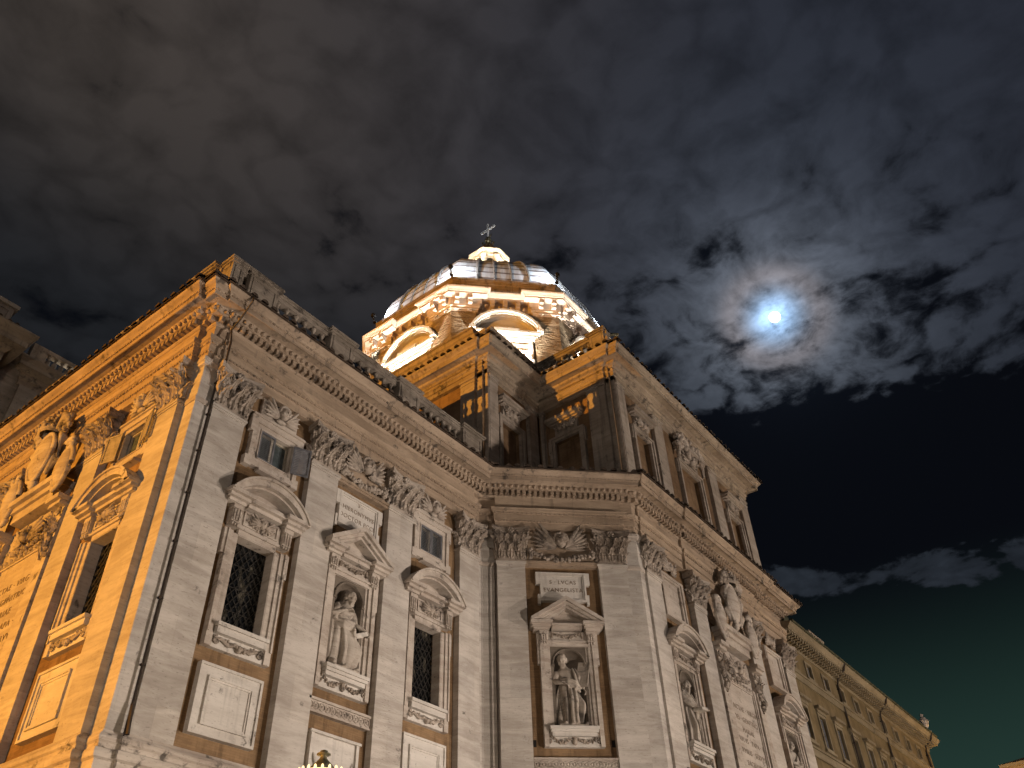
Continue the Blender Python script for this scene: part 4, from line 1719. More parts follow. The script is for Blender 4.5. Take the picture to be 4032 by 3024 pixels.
mb = MB()
zs = [41.0 + H0 * math.sin(PI / 2 * i / 26) * .972 for i in range(27)]
def oct_dir(a, rr_):
    """point of a softly eight-sided ring, corners at 22.5 degrees"""
    d = ((a - math.radians(22.5)) % (PI / 4)) - PI / 8
    q = rr_ * (math.cos(PI / 8) / math.cos(d) * .93 + .07 * .97)
    return q * math.cos(a), q * math.sin(a)


for z in zs:
    mb.v += [oct_dir(2 * PI * i / 128, dome_r(z)) + (z - 41.,) for i in range(128)]
mb.f += [(j * 128 + i, j * 128 + (i + 1) % 128, (j + 1) * 128 + (i + 1) % 128, (j + 1) * 128 + i) for j in range(len(zs) - 1) for i in range(128)]
dome = part("dome", mb.mesh("dome", M['lead'], True), CH, (DCX, DCY, 41.0))
mb = MB()
for oc_ in range(8):
    for dl in (-12.5, -4.2, 4.2, 12.5):
        a = math.radians(45 * oc_ + dl)
        wide = abs(dl) > 8
        pts = [oct_dir(a, dome_r(z) + .03) + (z - 41. + .02,) for z in zs[:-2]]
        mb.tube(pts, .10 if wide else .06, 6)
part("dome_ribs", mb.mesh("dome_ribs", M['leadrib']), dome)
mb = MB()
zr = zs[-1]
rt = dome_r(zr)
mb.lathe([(rt + .25, zr - 41.3), (rt + .55, zr - 41.05), (rt + .55, zr - 40.85), (rt + .2, zr - 40.8)], (0, 0), 32)
for i in range(40):
    a = 2 * PI * i / 40
    mb.ell(((rt + .45) * math.cos(a), (rt + .45) * math.sin(a), zr - 40.8 + random.uniform(-.05, .08)), (.16, .16, .14), 6, 4)
part("dome_crown_ring", mb.mesh("dome_crown_ring", M['leadrib']), dome)


def ocp(R_, z0, z1, mb):
    mb.prism_xy(octo(R_)[::-1], z0, z1)


mb = MB()
ocp(1.20, 46.2, 51.4, mb)
for i in range(8):
    a = math.radians(22.5 + 45 * i)
    ca, sa = math.cos(a), math.sin(a)
    cx, cy = DCX + 1.34 * ca, DCY + 1.34 * sa
    mb.lathe([(.17, 47.0), (.17, 47.2), (.12, 47.25), (.115, 50.75), (.16, 50.95), (.23, 51.15), (.23, 51.3)], (cx, cy), 8)
    mb.tube([(DCX + 1.9 * ca, DCY + 1.9 * sa, 46.9), (DCX + 1.85 * ca, DCY + 1.85 * sa, 47.8), (DCX + 1.45 * ca, DCY + 1.45 * sa, 48.7)], [.16, .14, .09], 6)
mb.sweep(octo(1.42)[::-1], [(-.4, 51.31), (0, 51.31), (0, 51.44), (.08, 51.47), (.10, 51.52), (.26, 51.58), (.30, 51.68), (-.5, 51.80)], True)
lan = part("lantern", mb.mesh("lantern", M['marble']), CH, B0)
mb = MB()
mb.sweep(octo(1.5)[::-1], [(-.3, 51.75), (.05, 51.75), (.05, 51.95), (-.2, 52.05), (-.55, 52.45), (-.85, 53.0), (-1.05, 53.4), (-1.1, 53.7), (-1.3, 53.75)], True)
for i in range(8):
    a = math.radians(22.5 + 45 * i)
    mb.tube([(DCX + 1.4 * math.cos(a), DCY + 1.4 * math.sin(a), 52.0), (DCX + .75 * math.cos(a), DCY + .75 * math.sin(a), 52.75), (DCX + .35 * math.cos(a), DCY + .35 * math.sin(a), 53.6)], [.1, .09, .07], 6)
part("lantern_roof", mb.mesh("lantern_roof", M['ledge']), lan)
mb = MB()
for i in range(8):
    a = math.radians(45 * i)
    ca, sa = math.cos(a), math.sin(a)
    t = Vector((-sa, ca))
    p = Vector((DCX + 1.115 * ca, DCY + 1.115 * sa))
    pts = [(-.26, 48.6), (.26, 48.6), (.26, 50.75)] + [(.26 * math.cos(q * PI / 8), 50.75 + .26 * math.sin(q * PI / 8)) for q in range(1, 8)] + [(-.26, 50.75)]
    vs = [(p.x + t.x * x + ca * .012, p.y + t.y * x + sa * .012, z) for x, z in pts]
    mb.add(vs, [tuple(range(len(pts)))])
part("lantern_window", mb.mesh("lantern_window", M['darkvoid']), lan)
mb = MB()
mb.lathe([(.30, 53.6), (.34, 53.75), (.16, 53.9), (.20, 54.02), (.14, 54.1)], (DCX, DCY), 12)
mb.ell((DCX, DCY, 54.35), (.29, .29, .29), 16, 12)
for q in range(5):
    a = q * 1.25
    mb.tube([(DCX + .35 * math.cos(a), DCY + .35 * math.sin(a), 53.75), (DCX + .5 * math.cos(a), DCY + .5 * math.sin(a), 54.0), (DCX + .3 * math.cos(a), DCY + .3 * math.sin(a), 54.15)], [.07, .06, .03], 5)
for q in range(6): mb.ell((DCX + .12 * math.cos(q), DCY + .12 * math.sin(q), 54.68 + .02 * (q % 3)), (.07, .07, .08), 6, 5)
mb.tube([(DCX, DCY, 54.7), (DCX + .1, DCY - .18, 54.95), (DCX + .08, DCY - .3, 55.15)], [.03, .06, .02], 6)
part("finial_ball", mb.mesh("finial_ball", M['bronze'], True), lan)
mb = MB()
mb.box(DCX - .06, DCX + .06, DCY - .06, DCY + .06, 54.7, 56.45)
mb.box(DCX - .06, DCX + .06, DCY - .72, DCY - .0601, 55.68, 55.84)
mb.box(DCX - .06, DCX + .06, DCY + .0601, DCY + .72, 55.68, 55.84)
part("finial_cross", mb.mesh("finial_cross", M['gilt']), lan)

# ---- drainpipe and cable down the corner
mb = MB()
px, py = 10.12, 18.44
mb.tube([(px - .02, py - .02, z) for z in (6.0, 8.6, 14., 19.0)], .032, 6)
mb.tube([(px - .02, py - .14, 8.0), (px - .02, py - .08, 8.35), (px - .02, py - .02, 8.7)], .05, 6)
mb.tube([(px - .02, py - .25, 19.0), (px - .02, py - .25, 19.95), (px - .03, py - .12, 20.5), (px - .03, py - .5, 20.75), (px - .05, py - 1.0, 21.2), (px - .05, py - 1.0, 21.45)], .035, 6)
for z in (9.6, 11.3, 12.9, 14.4, 15.8, 17.1, 18.3): mb.box(px - .065, px + .03, py - .06, py + .04, z, z + .05)
part("drainpipe", mb.mesh("drainpipe", M['pipe']), CH, B0)
mb = MB()
p0 = WC.fn(3.60, .02)
mb.tube([(p0[0], p0[1], z) for z in (7., 12., 17.5)], .035, 6)
p1 = (31.62, 14.13)
part("drainpipe", mb.mesh("drainpipe", M['pipe']), CH, B0)


# ------------------------------------------------------------------ statues in the niches
def ring_loft(mb, rings):
    n = len(rings[0])
    vs = [p for r_ in rings for p in r_]
    fs = [(j * n + i, j * n + (i + 1) % n, (j + 1) * n + (i + 1) % n, (j + 1) * n + i) for j in range(len(rings) - 1) for i in range(n)]
    fs.append(tuple(range(n - 1, -1, -1)))
    fs.append(tuple((len(rings) - 1) * n + i for i in range(n)))
    mb.add(vs, fs)


def skirt(mb, z0, z1, cx, rx, ry, folds, seed, knee=(0, 0, 0, 0), cy=None, tilt=0.):
    rnd = random.Random(seed)
    hs = [(kf, rnd.uniform(0, 6.28), rnd.uniform(-1.4, 1.4), amp) for kf, amp in folds]
    rings = []
    N, Z = 72, 26
    for j in range(Z + 1):
        t = j / Z
        z = z0 + (z1 - z0) * t
        fade = min(1., .45 + 1.1 * (1 - t)) * (1 - .35 * max(0, .12 - t) / .12)
        rg = []
        for i in range(N):
            a = 2 * PI * i / N
            f = 1.
            for kf, ph, tw, amp in hs:
                s_ = math.sin(kf * a + ph + tw * t * 2)
                f += 1.35 * amp * fade * (abs(s_) ** .7 * (1 if s_ > 0 else -1))
            kx, ka, kz, kw = knee
            b_ = ka * math.exp(-((a - kx + PI) % (2 * PI) - PI) ** 2 / .35) * math.exp(-((z - kz) / kw) ** 2) if ka else 0
            rxx = rx[0] + (rx[1] - rx[0]) * t + (rx[2] if len(rx) > 2 else 0) * 4 * t * (1 - t)
            ryy = ry[0] + (ry[1] - ry[0]) * t
            rg.append((cx(t) + (rxx * f + b_) * math.cos(a), (cy(t) if cy else 0) + (ryy * f + b_ * .9) * math.sin(a), z))
        rings.append(rg)
    ring_loft(mb, rings)


def head(mb, c, beard=True, bald=True, turn=0., nod=0., s=1., seed=2):
    rnd = random.Random(seed)
    R_ = Matrix.Rotation(turn, 3, 'Z') @ Matrix.Rotation(nod, 3, 'X')

    def e(p, r_, nu=10, nv=8):
        q = R_ @ (Vector(p) * s)
        mb.ell((c[0] + q.x, c[1] + q.y, c[2] + q.z), tuple(v * s for v in r_), nu, nv, R_)
    e((0, 0, .015), (.082, .10, .115), 14, 10)
    e((0, -.03, -.06), (.062, .075, .06))
    e((0, -.108, -.012), (.016, .026, .034), 7, 6)
    e((0, -.085, .035), (.07, .022, .014))
    for sx in (-1, 1):
        e((sx * .034, -.09, .012), (.018, .014, .011), 6, 5)
        e((sx * .048, -.075, -.03), (.028, .026, .024))
        e((sx * .086, .005, -.01), (.012, .022, .032), 6, 5)
    e((0, -.09, -.06), (.03, .016, .01))
    if beard:
        for q in range(26):
            t = rnd.random()
            e((rnd.uniform(-.06, .06) * (1 - .6 * t), -.075 - .02 * rnd.random() + .01 * t, -.075 - .17 * t), (.02, .02, .042), 6, 5)
        e((0, -.07, -.13), (.05, .04, .085))
    hair = 40 if not bald else 22
    for q in range(hair):
        a = rnd.uniform(.15 * PI, .85 * PI) if bald else rnd.uniform(-.1, PI + .1)
        zz_ = rnd.uniform(-.07, .04) if bald else rnd.uniform(-.06, .12)
        k_ = math.sqrt(max(.05, 1 - (zz_ / .13) ** 2))
        e((.088 * k_ * math.cos(a), .10 * k_ * math.sin(a), zz_), (.026, .026, .03), 6, 5)


def hand(mb, p, d, s=1., curl=.3, side=1):
    """palm at p, fingers along d, curled towards -z; four fingers of unequal length and a thumb"""
    d = Vector(d).normalized()
    u = d.cross(Vector((0, 0, 1)))
    u = u.normalized() if u.length > .1 else Vector((1, 0, 0))
    w = u.cross(d)
    p = Vector(p)
    Rm = Matrix((u, d, w)).transposed()
    c = p + d * .045 * s
    mb.ell(tuple(c), (.042 * s, .055 * s, .018 * s), 10, 7, Rm)
    for i, L in enumerate((.075, .088, .082, .062)):
        b_ = p + d * .09 * s + u * (.033 - .022 * i) * s
        q1 = b_ + (d * math.cos(curl) - w * math.sin(curl)) * L * .5 * s
        q2 = q1 + (d * math.cos(curl * 2.2) - w * math.sin(curl * 2.2)) * L * .55 * s
        mb.tube([b_ - d * .02 * s, b_, q1, q2], [.0125 * s, .0125 * s, .0115 * s, .009 * s], 7)
    b_ = p + d * .03 * s + u * .04 * s * side
    q1 = b_ + (d * .6 + u * .75 * side - w * .2) * .045 * s
    q2 = q1 + (d * .95 + u * .2 * side - w * .3) * .04 * s
    mb.tube([b_, q1, q2], [.016 * s, .014 * s, .010 * s], 7)


def arm(mb, pts, r_, s=1.):
    P = [Vector(p) for p in pts]
    mid = []
    rad = []
    for i in range(len(P) - 1):
        for q in range(4):
            t = q / 4
            mid.append(P[i].lerp(P[i + 1], t))
            rad.append((r_[i] + (r_[i + 1] - r_[i]) * t) * (1 + .12 * math.sin(PI * t)))
    mid.append(P[-1])
    rad.append(r_[-1])
    mb.tube(mid, rad, 12)


def drape(mb, pts, w_=.05, n=3, seed=1):
    rnd = random.Random(seed)
    P = [Vector(p) for p in pts]
    for q in range(n):
        o = Vector((0, -.012 * q, (q - (n - 1) / 2) * w_ * 1.05))
        mb.tube([p + o + Vector((0, rnd.uniform(-.012, .012), rnd.uniform(-.012, .012))) for p in P], [w_ * .45] + [w_ * rnd.uniform(.55, .85) for _ in P[1:-1]] + [w_ * .4], 8)


def statue(w, a, mb, label, scale=1.42, z=11.3, extra=None):
    me = mb.mesh("statue_body", M['statue'], True)
    o = thing("statue", me, w.loc(a, -.32, z), w.rz, label, "statue")
    o.scale = (scale * 1.16, scale * 1.05, scale)
    r_ = o.modifiers.new("remesh", 'REMESH')
    r_.mode = 'VOXEL'
    r_.voxel_size = .0105
    r_.use_smooth_shade = True
    sm = o.modifiers.new("smooth", 'SMOOTH')
    sm.factor = .4
    sm.iterations = 1
    for nm, e, mt in (extra or []):
        c = part(nm, e.mesh(nm, M[mt]), o)
    o['group'] = "stone saints standing in the wall niches"
    return o


def plinth(mb, hw=.30):
    mb.box(-hw, hw, -.26, .2, .0, .065)


# the bald scholar leaning right, bare chest, cloth round his hips, book under his left hand
s = MB()
plinth(s, .30)
s2 = lambda t: .03 - .10 * t + .10 * math.sin(PI * t) * .5
skirt(s, .05, 1.02, lambda t: -.02 + .06 * math.sin(PI * t) - .02 * t, (.26, .17, .04), (.20, .14), ((5, .13), (9, .10), (14, .06)), 11, (math.radians(-48), .14, .55, .26))
for q, (zq, r0_) in enumerate(((.98, .17), (1.08, .165), (1.2, .18), (1.3, .20), (1.38, .185), (1.43, .12))):
    pass
rings = []
for zq, cx_, rx_, ry_ in ((.94, -.03, .17, .125), (1.04, -.035, .155, .115), (1.14, -.03, .165, .12), (1.26, -.01, .195, .135), (1.36, .0, .205, .125), (1.42, .01, .15, .1), (1.47, .02, .075, .075), (1.56, .045, .06, .065)):
    rings.append([(cx_ + rx_ * math.cos(2 * PI * i / 28), ry_ * math.sin(2 * PI * i / 28), zq) for i in range(28)])
ring_loft(s, rings)
s.ell((-.075, -.115, 1.29), (.085, .035, .06), 10, 8)
s.ell((.085, -.115, 1.29), (.085, .035, .06), 10, 8)
head(s, (.075, -.06, 1.655), True, True, math.radians(28), math.radians(18), 1.05)
arm(s, [(-.19, -.01, 1.37), (-.31, -.08, 1.15), (-.10, -.20, 1.27)], [.062, .05, .034])
hand(s, (-.10, -.20, 1.27), (.75, -.05, .25), 1.05, .5, 1)
arm(s, [(.20, -.01, 1.36), (.27, -.04, 1.12), (.42, -.16, 1.00)], [.06, .05, .033])
hand(s, (.42, -.16, 1.00), (.55, -.3, -.5), 1.05, .7, -1)
drape(s, [(-.22, -.02, 1.02), (-.1, -.15, .98), (.08, -.17, 1.0), (.2, -.08, 1.04)], .055, 3, 3)
drape(s, [(.16, -.12, 1.02), (.12, -.2, .88), (.16, -.2, .74)], .05, 2, 4)
s.tube([(-.24, .04, 1.42), (-.31, .06, 1.2), (-.28, .05, .9), (-.3, .03, .55), (-.27, .0, .2)], [.07, .09, .10, .10, .08], 12)
s.tube([(-.16, .02, 1.45), (-.22, -.08, 1.3), (-.26, -.08, 1.05)], [.05, .06, .05], 10)
s.ell((-.25, -.12, .13), (.09, .10, .09), 10, 8)
s.ell((-.28, -.2, .10), (.045, .05, .045), 8, 6)
s.ell((.20, -.22, .085), (.05, .11, .035), 10, 6)
s.ell((-.06, -.22, .085), (.05, .10, .035), 10, 6)
bk = MB()
Rb = Matrix.Translation((.33, -.16, .88)) @ Matrix.Rotation(math.radians(-28), 4, 'Y')
b2 = MB()
b2.box(-.17, .15, -.05, -.036, -.04, .045)
b2.box(-.17, .15, .036, .05, -.04, .045)
b2.box(-.165, .14, -.0359, .0359, -.03, .036)
bk.xf(Rb, b2)
statue(WB, B2, s, "bare-chested bearded stone saint holding a book, under a triangular pediment beside the shuttered windows", 1.49, 11.3, [("book", bk, 'book')])

# the robed painter-saint with a tall panel
s = MB()
plinth(s, .30)
skirt(s, .05, 1.04, lambda t: .0 - .04 * t, (.255, .175, .03), (.19, .14), ((6, .12), (11, .10), (15, .05)), 23, (math.radians(-52), .13, .52, .25))
rings = []
for zq, cx_, rx_, ry_ in ((.96, -.04, .18, .13), (1.06, -.045, .165, .12), (1.18, -.05, .19, .135), (1.30, -.05, .215, .14), (1.38, -.06, .20, .125), (1.44, -.07, .14, .1), (1.49, -.085, .075, .075), (1.57, -.11, .062, .066)):
    rings.append([(cx_ + rx_ * (1 + .05 * math.sin(7 * 2 * PI * i / 40 + zq * 4)) * math.cos(2 * PI * i / 40), ry_ * (1 + .05 * math.sin(7 * 2 * PI * i / 40 + zq * 4)) * math.sin(2 * PI * i / 40), zq) for i in range(40)])
ring_loft(s, rings)
head(s, (-.135, -.07, 1.66), True, False, math.radians(-24), math.radians(22), 1.06, 5)
arm(s, [(-.25, -.0, 1.36), (-.33, -.06, 1.12), (-.17, -.22, 1.04)], [.078, .07, .04])
hand(s, (-.17, -.22, 1.04), (.75, -.25, -.45), 1.1, .45, 1)
arm(s, [(.14, -.0, 1.37), (.24, -.02, 1.13), (.27, -.12, .94)], [.078, .07, .04])
hand(s, (.27, -.12, .94), (.35, -.1, -.6), 1.05, .6, -1)
drape(s, [(-.2, -.1, 1.10), (-.06, -.2, 1.08), (.1, -.21, .99), (.2, -.14, .9)], .06, 3, 6)
drape(s, [(.06, -.1, 1.42), (.1, -.16, 1.2), (.14, -.17, 1.0), (.1, -.19, .9)], .055, 2, 7)
drape(s, [(.13, -.03, 1.44), (.19, -.12, 1.2), (.21, -.12, .95)], .05, 2, 8)
for x_ in (-.02, .07): s.tube([(x_, -.2, .98), (x_ + .02, -.235, .7), (x_ + .0, -.24, .3), (x_ + .01, -.25, .08)], [.03, .035, .04, .045], 8)
s.ell((.27, -.16, .10), (.055, .10, .04), 10, 6)
s.ell((-.17, -.22, .09), (.055, .10, .04), 10, 6)
s.ell((.30, -.02, .42), (.055, .055, .055), 10, 8)
tb = MB()
t2 = MB()
t2.box(-.13, .13, -.018, .018, -.32, .32)
t2.picture(-.13, .13, -.32, .32, .025, -.026, -.0181)
tb.xf(Matrix.Translation((.285, -.13, 1.28)) @ Matrix.Rotation(math.radians(9), 4, 'Y') @ Matrix.Rotation(math.radians(-22), 4, 'Z') @ Matrix.Rotation(math.radians(-8), 4, 'X'), t2)
statue(WC, C2_, s, "robed bearded stone saint with a tall panel, below the plaque reading S LVCAS EVANGELISTA", 1.48, 11.3, [("painted_panel", tb, 'statue')])

# the two robed figures on the long front
s = MB()
plinth(s, .28)
skirt(s, .05, 1.04, lambda t: .02 * math.sin(PI * t), (.25, .18, .02), (.19, .14), ((5, .12), (9, .11), (13, .05)), 35, (math.radians(-120), .12, .5, .25))
rings = []
for zq, cx_, rx_, ry_ in ((.96, 0, .18, .13), (1.08, 0, .17, .12), (1.2, .0, .19, .135), (1.32, .0, .21, .14), (1.4, 0, .19, .12), (1.45, 0, .13, .1), (1.5, .0, .075, .075), (1.57, .02, .06, .066)):
    rings.append([(cx_ + rx_ * math.cos(2 * PI * i / 28), ry_ * math.sin(2 * PI * i / 28), zq) for i in range(28)])
ring_loft(s, rings)
head(s, (.03, -.07, 1.65), True, False, math.radians(25), math.radians(10), 1.06, 8)
arm(s, [(-.23, 0, 1.36), (-.27, -.12, 1.12), (-.12, -.25, .98)], [.08, .072, .04])
hand(s, (-.12, -.25, .98), (.9, -.2, .1), 1.1, .3, 1)
arm(s, [(.23, 0, 1.36), (.31, -.1, 1.12), (.30, -.30, 1.02)], [.08, .07, .042])
hand(s, (.30, -.30, 1.02), (.2, -.9, .0), 1.1, .4, -1)
drape(s, [(-.24, -.06, 1.38), (-.1, -.17, 1.2), (.1, -.2, 1.0), (.22, -.12, .8)], .06, 3, 9)
drape(s, [(.2, -.05, 1.42), (.26, -.14, 1.2), (.24, -.15, .85), (.22, -.16, .5)], .06, 2, 10)
s.ell((.1, -.23, .08), (.05, .1, .035), 10, 6)
s.ell((-.16, -.22, .08), (.05, .1, .035), 10, 6)
bk = MB()
b2 = MB()
b2.box(-.18, .2, -.13, .13, -.03, .03)
b2.box(-.17, .19, -.12, .12, .031, .05)
bk.xf(Matrix.Translation((.18, -.30, .96)) @ Matrix.Rotation(math.radians(-10), 4, 'Y'), b2)
statue(WD, D1, s, "bearded stone figure with an open book, in the round-topped niche nearest the S LVCAS plaque", 1.42, 11.3, [("book", bk, 'book')])

s = MB()
plinth(s, .28)
skirt(s, .05, 1.04, lambda t: -.02 * math.sin(PI * t), (.25, .175, .02), (.19, .14), ((6, .12), (10, .1), (14, .05)), 47, (math.radians(-60), .12, .5, .25))
rings = []
for zq, cx_, rx_, ry_ in ((.96, 0, .175, .13), (1.08, 0, .165, .12), (1.2, -.01, .185, .13), (1.32, -.01, .2, .135), (1.4, -.02, .18, .12), (1.45, -.02, .13, .1), (1.5, -.03, .07, .07), (1.57, -.03, .058, .062)):
    rings.append([(cx_ + rx_ * math.cos(2 * PI * i / 28), ry_ * math.sin(2 * PI * i / 28), zq) for i in range(28)])
ring_loft(s, rings)
head(s, (-.03, -.06, 1.65), False, False, math.radians(-20), math.radians(12), 1.06, 12)
arm(s, [(-.22, 0, 1.36), (-.3, -.08, 1.1), (-.1, -.22, 1.0)], [.075, .068, .04])
hand(s, (-.1, -.22, 1.0), (.9, -.1, .2), 1.1, .4, 1)
arm(s, [(.2, 0, 1.36), (.28, -.08, 1.1), (.1, -.23, 1.08)], [.075, .068, .04])
hand(s, (.1, -.23, 1.08), (-.9, -.1, .2), 1.1, .4, -1)
drape(s, [(-.2, -.08, .95), (0, -.2, .9), (.2, -.14, 1.0)], .06, 3, 13)
drape(s, [(.1, -.06, 1.44), (.0, -.16, 1.25), (-.15, -.17, 1.05)], .055, 2, 14)
s.ell((.14, -.23, .08), (.05, .1, .035), 10, 6)
s.ell((-.12, -.22, .08), (.05, .1, .035), 10, 6)
statue(WD, D3, s, "beardless stone figure with crossed forearms in the niche next to the palace wall", 1.42)

# ------------------------------------------------------------------ floodlight fittings on the dome ledge
for ang, lab in ((157.5, "small black floodlight on the dome ledge corner above the balustraded wing"), (202.5, "small black floodlight silhouetted against bright white lead on the dome ledge"),
                 (247.5, "small black floodlight on the dome ledge corner that faces the moon")):
    a = math.radians(ang)
    ca, sa = math.cos(a), math.sin(a)
    mb = MB()
    mb.tube([(0, 0, 0), (.12 * ca, .12 * sa, .3), (.16 * ca, .16 * sa, .5)], .05, 6)
    mb.lathe([(0, .46), (.13, .48), (.16, .56), (.13, .72), (0, .74)], (.16 * ca, .16 * sa), 10)
    mb.lathe([(0, -.02), (.12, -.02), (.12, .05), (0, .05)], (0, 0), 10)
    mb.tube([(.16 * ca, .16 * sa, .6), (.0, .0, .66)], .09, 8)
    thing("floodlight", mb.mesh("floodlight", M['iron']), (DCX + 8.75 * ca, DCY + 8.75 * sa, 41.02), 0, lab, "floodlight", "floodlights on the dome ledge")
mb = MB()
mb.tube([(0, 0, 0), (0, 0, .35), (.25, -.2, .5)], .04, 6)
mb.tube([(.2, -.16, .5), (.5, -.4, .56)], .09, 8)
mb.tube([(.0, .0, .3), (.05, .0, .75)], .03, 6)
mb.ell((.05, 0, .8), (.08, .08, .08), 8, 6)
thing("floodlight", mb.mesh("floodlight", M['bronze']), (27.7, 14.2, 30.4), 0, "small floodlight with a side arm on the attic pier under the dome", "floodlight", "floodlights on the dome ledge")

# ------------------------------------------------------------------ the neighbouring block of the church seen past the orange front
LB = empty("transept", (8, 40, 0), "dark unlit upper storey with a pale balustrade beyond the orange front", "church wing")


def lpart(name, mb, mat, smooth=False): return part(name, mb.mesh(name, M[mat], smooth), LB, B0)


mb = MB()
mb.box(1.5, 8.45, 35.1, 46, 0, 28.3)
mb.box(7.3, 8.47, 34.95, 35.1, 0, 27.2)
mb.box(4.9, 6.1, 34.95, 35.1, 0, 27.2)
lpart("wall", mb, 'attic')
mb = MB()
mb.sweep([(1.5, 46), (1.5, 35.0), (8.55, 35.0), (8.55, 46)], [(-.4, 27.2), (.02, 27.2), (.02, 27.6), (.10, 27.75), (.10, 28.2), (.3, 28.5), (.7, 28.55), (.7, 28.85), (.95, 29.2), (.95, 29.3), (-.5, 29.5)])
lpart("cornice", mb, 'attic_corn')
mb = MB()
mb.box(7.0, 8.2, 34.7, 35.5, 29.3, 30.5)
mb.box(6.85, 8.35, 34.55, 35.65, 30.5, 30.7)
mb.picture(7.15, 8.05, 29.5, 30.35, .08, 34.65, 34.7)
lpart("pedestal", mb, 'attic')
mb = MB()
mb.box(8.7, 23, 36.9, 46, 0, 29.4)
mb.box(10.3, 11.2, 36.7, 36.9, 0, 28.4)
mb.box(13.6, 14.6, 36.7, 36.9, 0, 28.4)
lpart("rear_wall", mb, 'attic')
mb = MB()
mb.sweep([(10.2, 46), (10.2, 36.8), (23, 36.8)], [(-.4, 28.4), (.02, 28.4), (.02, 28.7), (.08, 28.8), (.08, 29.1), (.25, 29.25), (.4, 29.3), (.4, 29.5), (.5, 29.75), (.5, 29.85), (-.5, 30.0)])
lpart("rear_cornice", mb, 'attic_corn')
mb = MB()
mb.box(10.1, 10.85, 36.5, 37.0, 29.9, 30.85)
mb.box(10.5, 23, 36.55, 36.95, 30.68, 30.9)
mb.box(10.5, 23, 36.55, 36.95, 29.9, 30.05)
lb = lpart("balustrade", mb, 'attic_corn')
for i in range(24):
    b_ = part("baluster", BAL, lb)
    b_.location = (11.05 + i * .34, 36.75, 30.04)
    b_.scale = (1, 1, .9)
mb = MB()
tile_row(mb, [(1.5, 35.0), (8.55, 35.0)], .97, 29.3)
lpart("roof_tiles", mb, 'tile')
point("rear_terrace_light", (12.2, 37.7, 30.5), 60, (1., .9, .72), .1)

# ------------------------------------------------------------------ palace beyond the long front
PX = empty("palace", (55, 20, 0), "long ochre palace with shuttered windows running on past the church front", "building")
YP = 14.2


def ppart(name, mb, mat, loc=B0): return part(name, mb.mesh(name, M[mat]), PX, loc)


mb = MB()
hl = []
for i in range(11):
    c = 43.4 + 2.42 * i
    if c > 67.6: continue
    hl.append((c - .42, c + .42, 14.75, 16.35))
    hl.append((c - .36, c + .36, 18.45, 19.15))
    hl.append((c - .42, c + .42, 10.2, 12.2))
mb = grid_wall(42.4, 68.3, 0, 19.6, hl, YP, .3)
mb.box(42.45, 68.2, YP + .45, YP + 14, 0, 19.6)
mb.add([(68.3, YP, 0), (68.3, YP + 14, 0), (68.3, YP + 14, 19.6), (68.3, YP, 19.6)], [(0, 1, 2, 3)])
ppart("wall", mb, 'palace')


def pwin(z0, z1, hw, hood, sh):
    mb = MB()
    mb.picture(-hw - .14, hw + .14, z0 - .14, z1 + .14, .139, -.07, .02)
    mb.box(-hw - .25, hw + .25, -.14, .02, z0 - .26, z0 - .141)
    if hood: mb.box(-hw - .3, hw + .3, -.28, .02, z1 + .30, z1 + .46)
    if hood: mb.box(-hw - .18, hw + .18, -.12, .02, z1 + .141, z1 + .299)
    if sh: mb.box(-hw, hw, .14, .2, z0, z1)
    else: mb.box(-hw, hw, .24, .28, z0, z1)
    return mb


wm = pwin(14.75, 16.35, .42, True, False).mesh("window", M['palace_trim'])
wl = pwin(10.2, 12.2, .42, True, False).mesh("window", M['palace_trim'])
ws = pwin(18.45, 19.15, .36, False, False).mesh("mezzanine_window", M['palace_trim'])


def shm(z0, z1, hw):
    mb = MB()
    for sx in (-1, 1):
        mb.picture(min(sx * .01, sx * hw), max(sx * .01, sx * hw), z0, z1, .05, .10, .14)
        n = int((z1 - z0) / .09)
        for q in range(n):
            z = z0 + .06 + (z1 - z0 - .12) * q / n
            mb.box(min(sx * .05, sx * (hw - .04)), max(sx * .05, sx * (hw - .04)), .105, .13, z, z + .05)
    return mb.mesh("shutter", M['shutter'])


s1, s2_, s3 = shm(14.75, 16.35, .42), shm(10.2, 12.2, .42), shm(18.45, 19.15, .36)
for i in range(10):
    c = 43.4 + 2.42 * i
    for me, sh_ in ((wm, s1), (wl, s2_), (ws, s3)):
        o = part(me.name.split('.')[0], me, PX, (c, YP, 0))
        part("shutter", sh_, o)
mb = MB()
for z0, z1, d in ((17.75, 18.05, .10), (13.85, 14.2, .12), (9.2, 9.5, .1)):
    mb.box(42.45, 68.36, YP - d, YP + .02, z0, z1)
    mb.box(42.45, 68.42, YP - d - .08, YP + .02, z1, z1 + .10)
ppart("string_course", mb, 'palace_trim')
mb = MB()
mb.sweep([(42.4, YP), (68.3, YP), (68.3, YP + 14)], [(-.3, 19.55), (.04, 19.55), (.06, 19.75), (.10, 19.76), (.10, 19.98), (.62, 20.0), (.62, 20.12), (.66, 20.16), (.80, 20.34), (.80, 20.40), (-.3, 20.6)])
pc = ppart("cornice", mb, 'palace_trim')
mb = MB()
for i in range(72):
    x = 42.6 + i * .355
    mb.box(x - .08, x + .08, YP - .58, YP - .10, 19.80, 19.99)
    mb.box(x - .07, x + .07, YP - .34, YP - .10, 19.66, 19.80)
part("modillions", mb.mesh("modillions", M['palace_trim']), pc)
mb = MB()
mb.tube([(42.5, YP - .84, 20.45), (68.3, YP - .84, 20.45)], .07, 6)
rnd = random.Random(5)
x = 43.
while x < 67.6:
    w_ = rnd.uniform(.3, 1.1)
    mb.box(x, x + w_, YP - .3, YP + .3, 20.55, 20.85 + rnd.uniform(0, .42))
    x += w_ + rnd.uniform(.02, .3)
ppart("parapet", mb, 'greenish')
mb = MB()
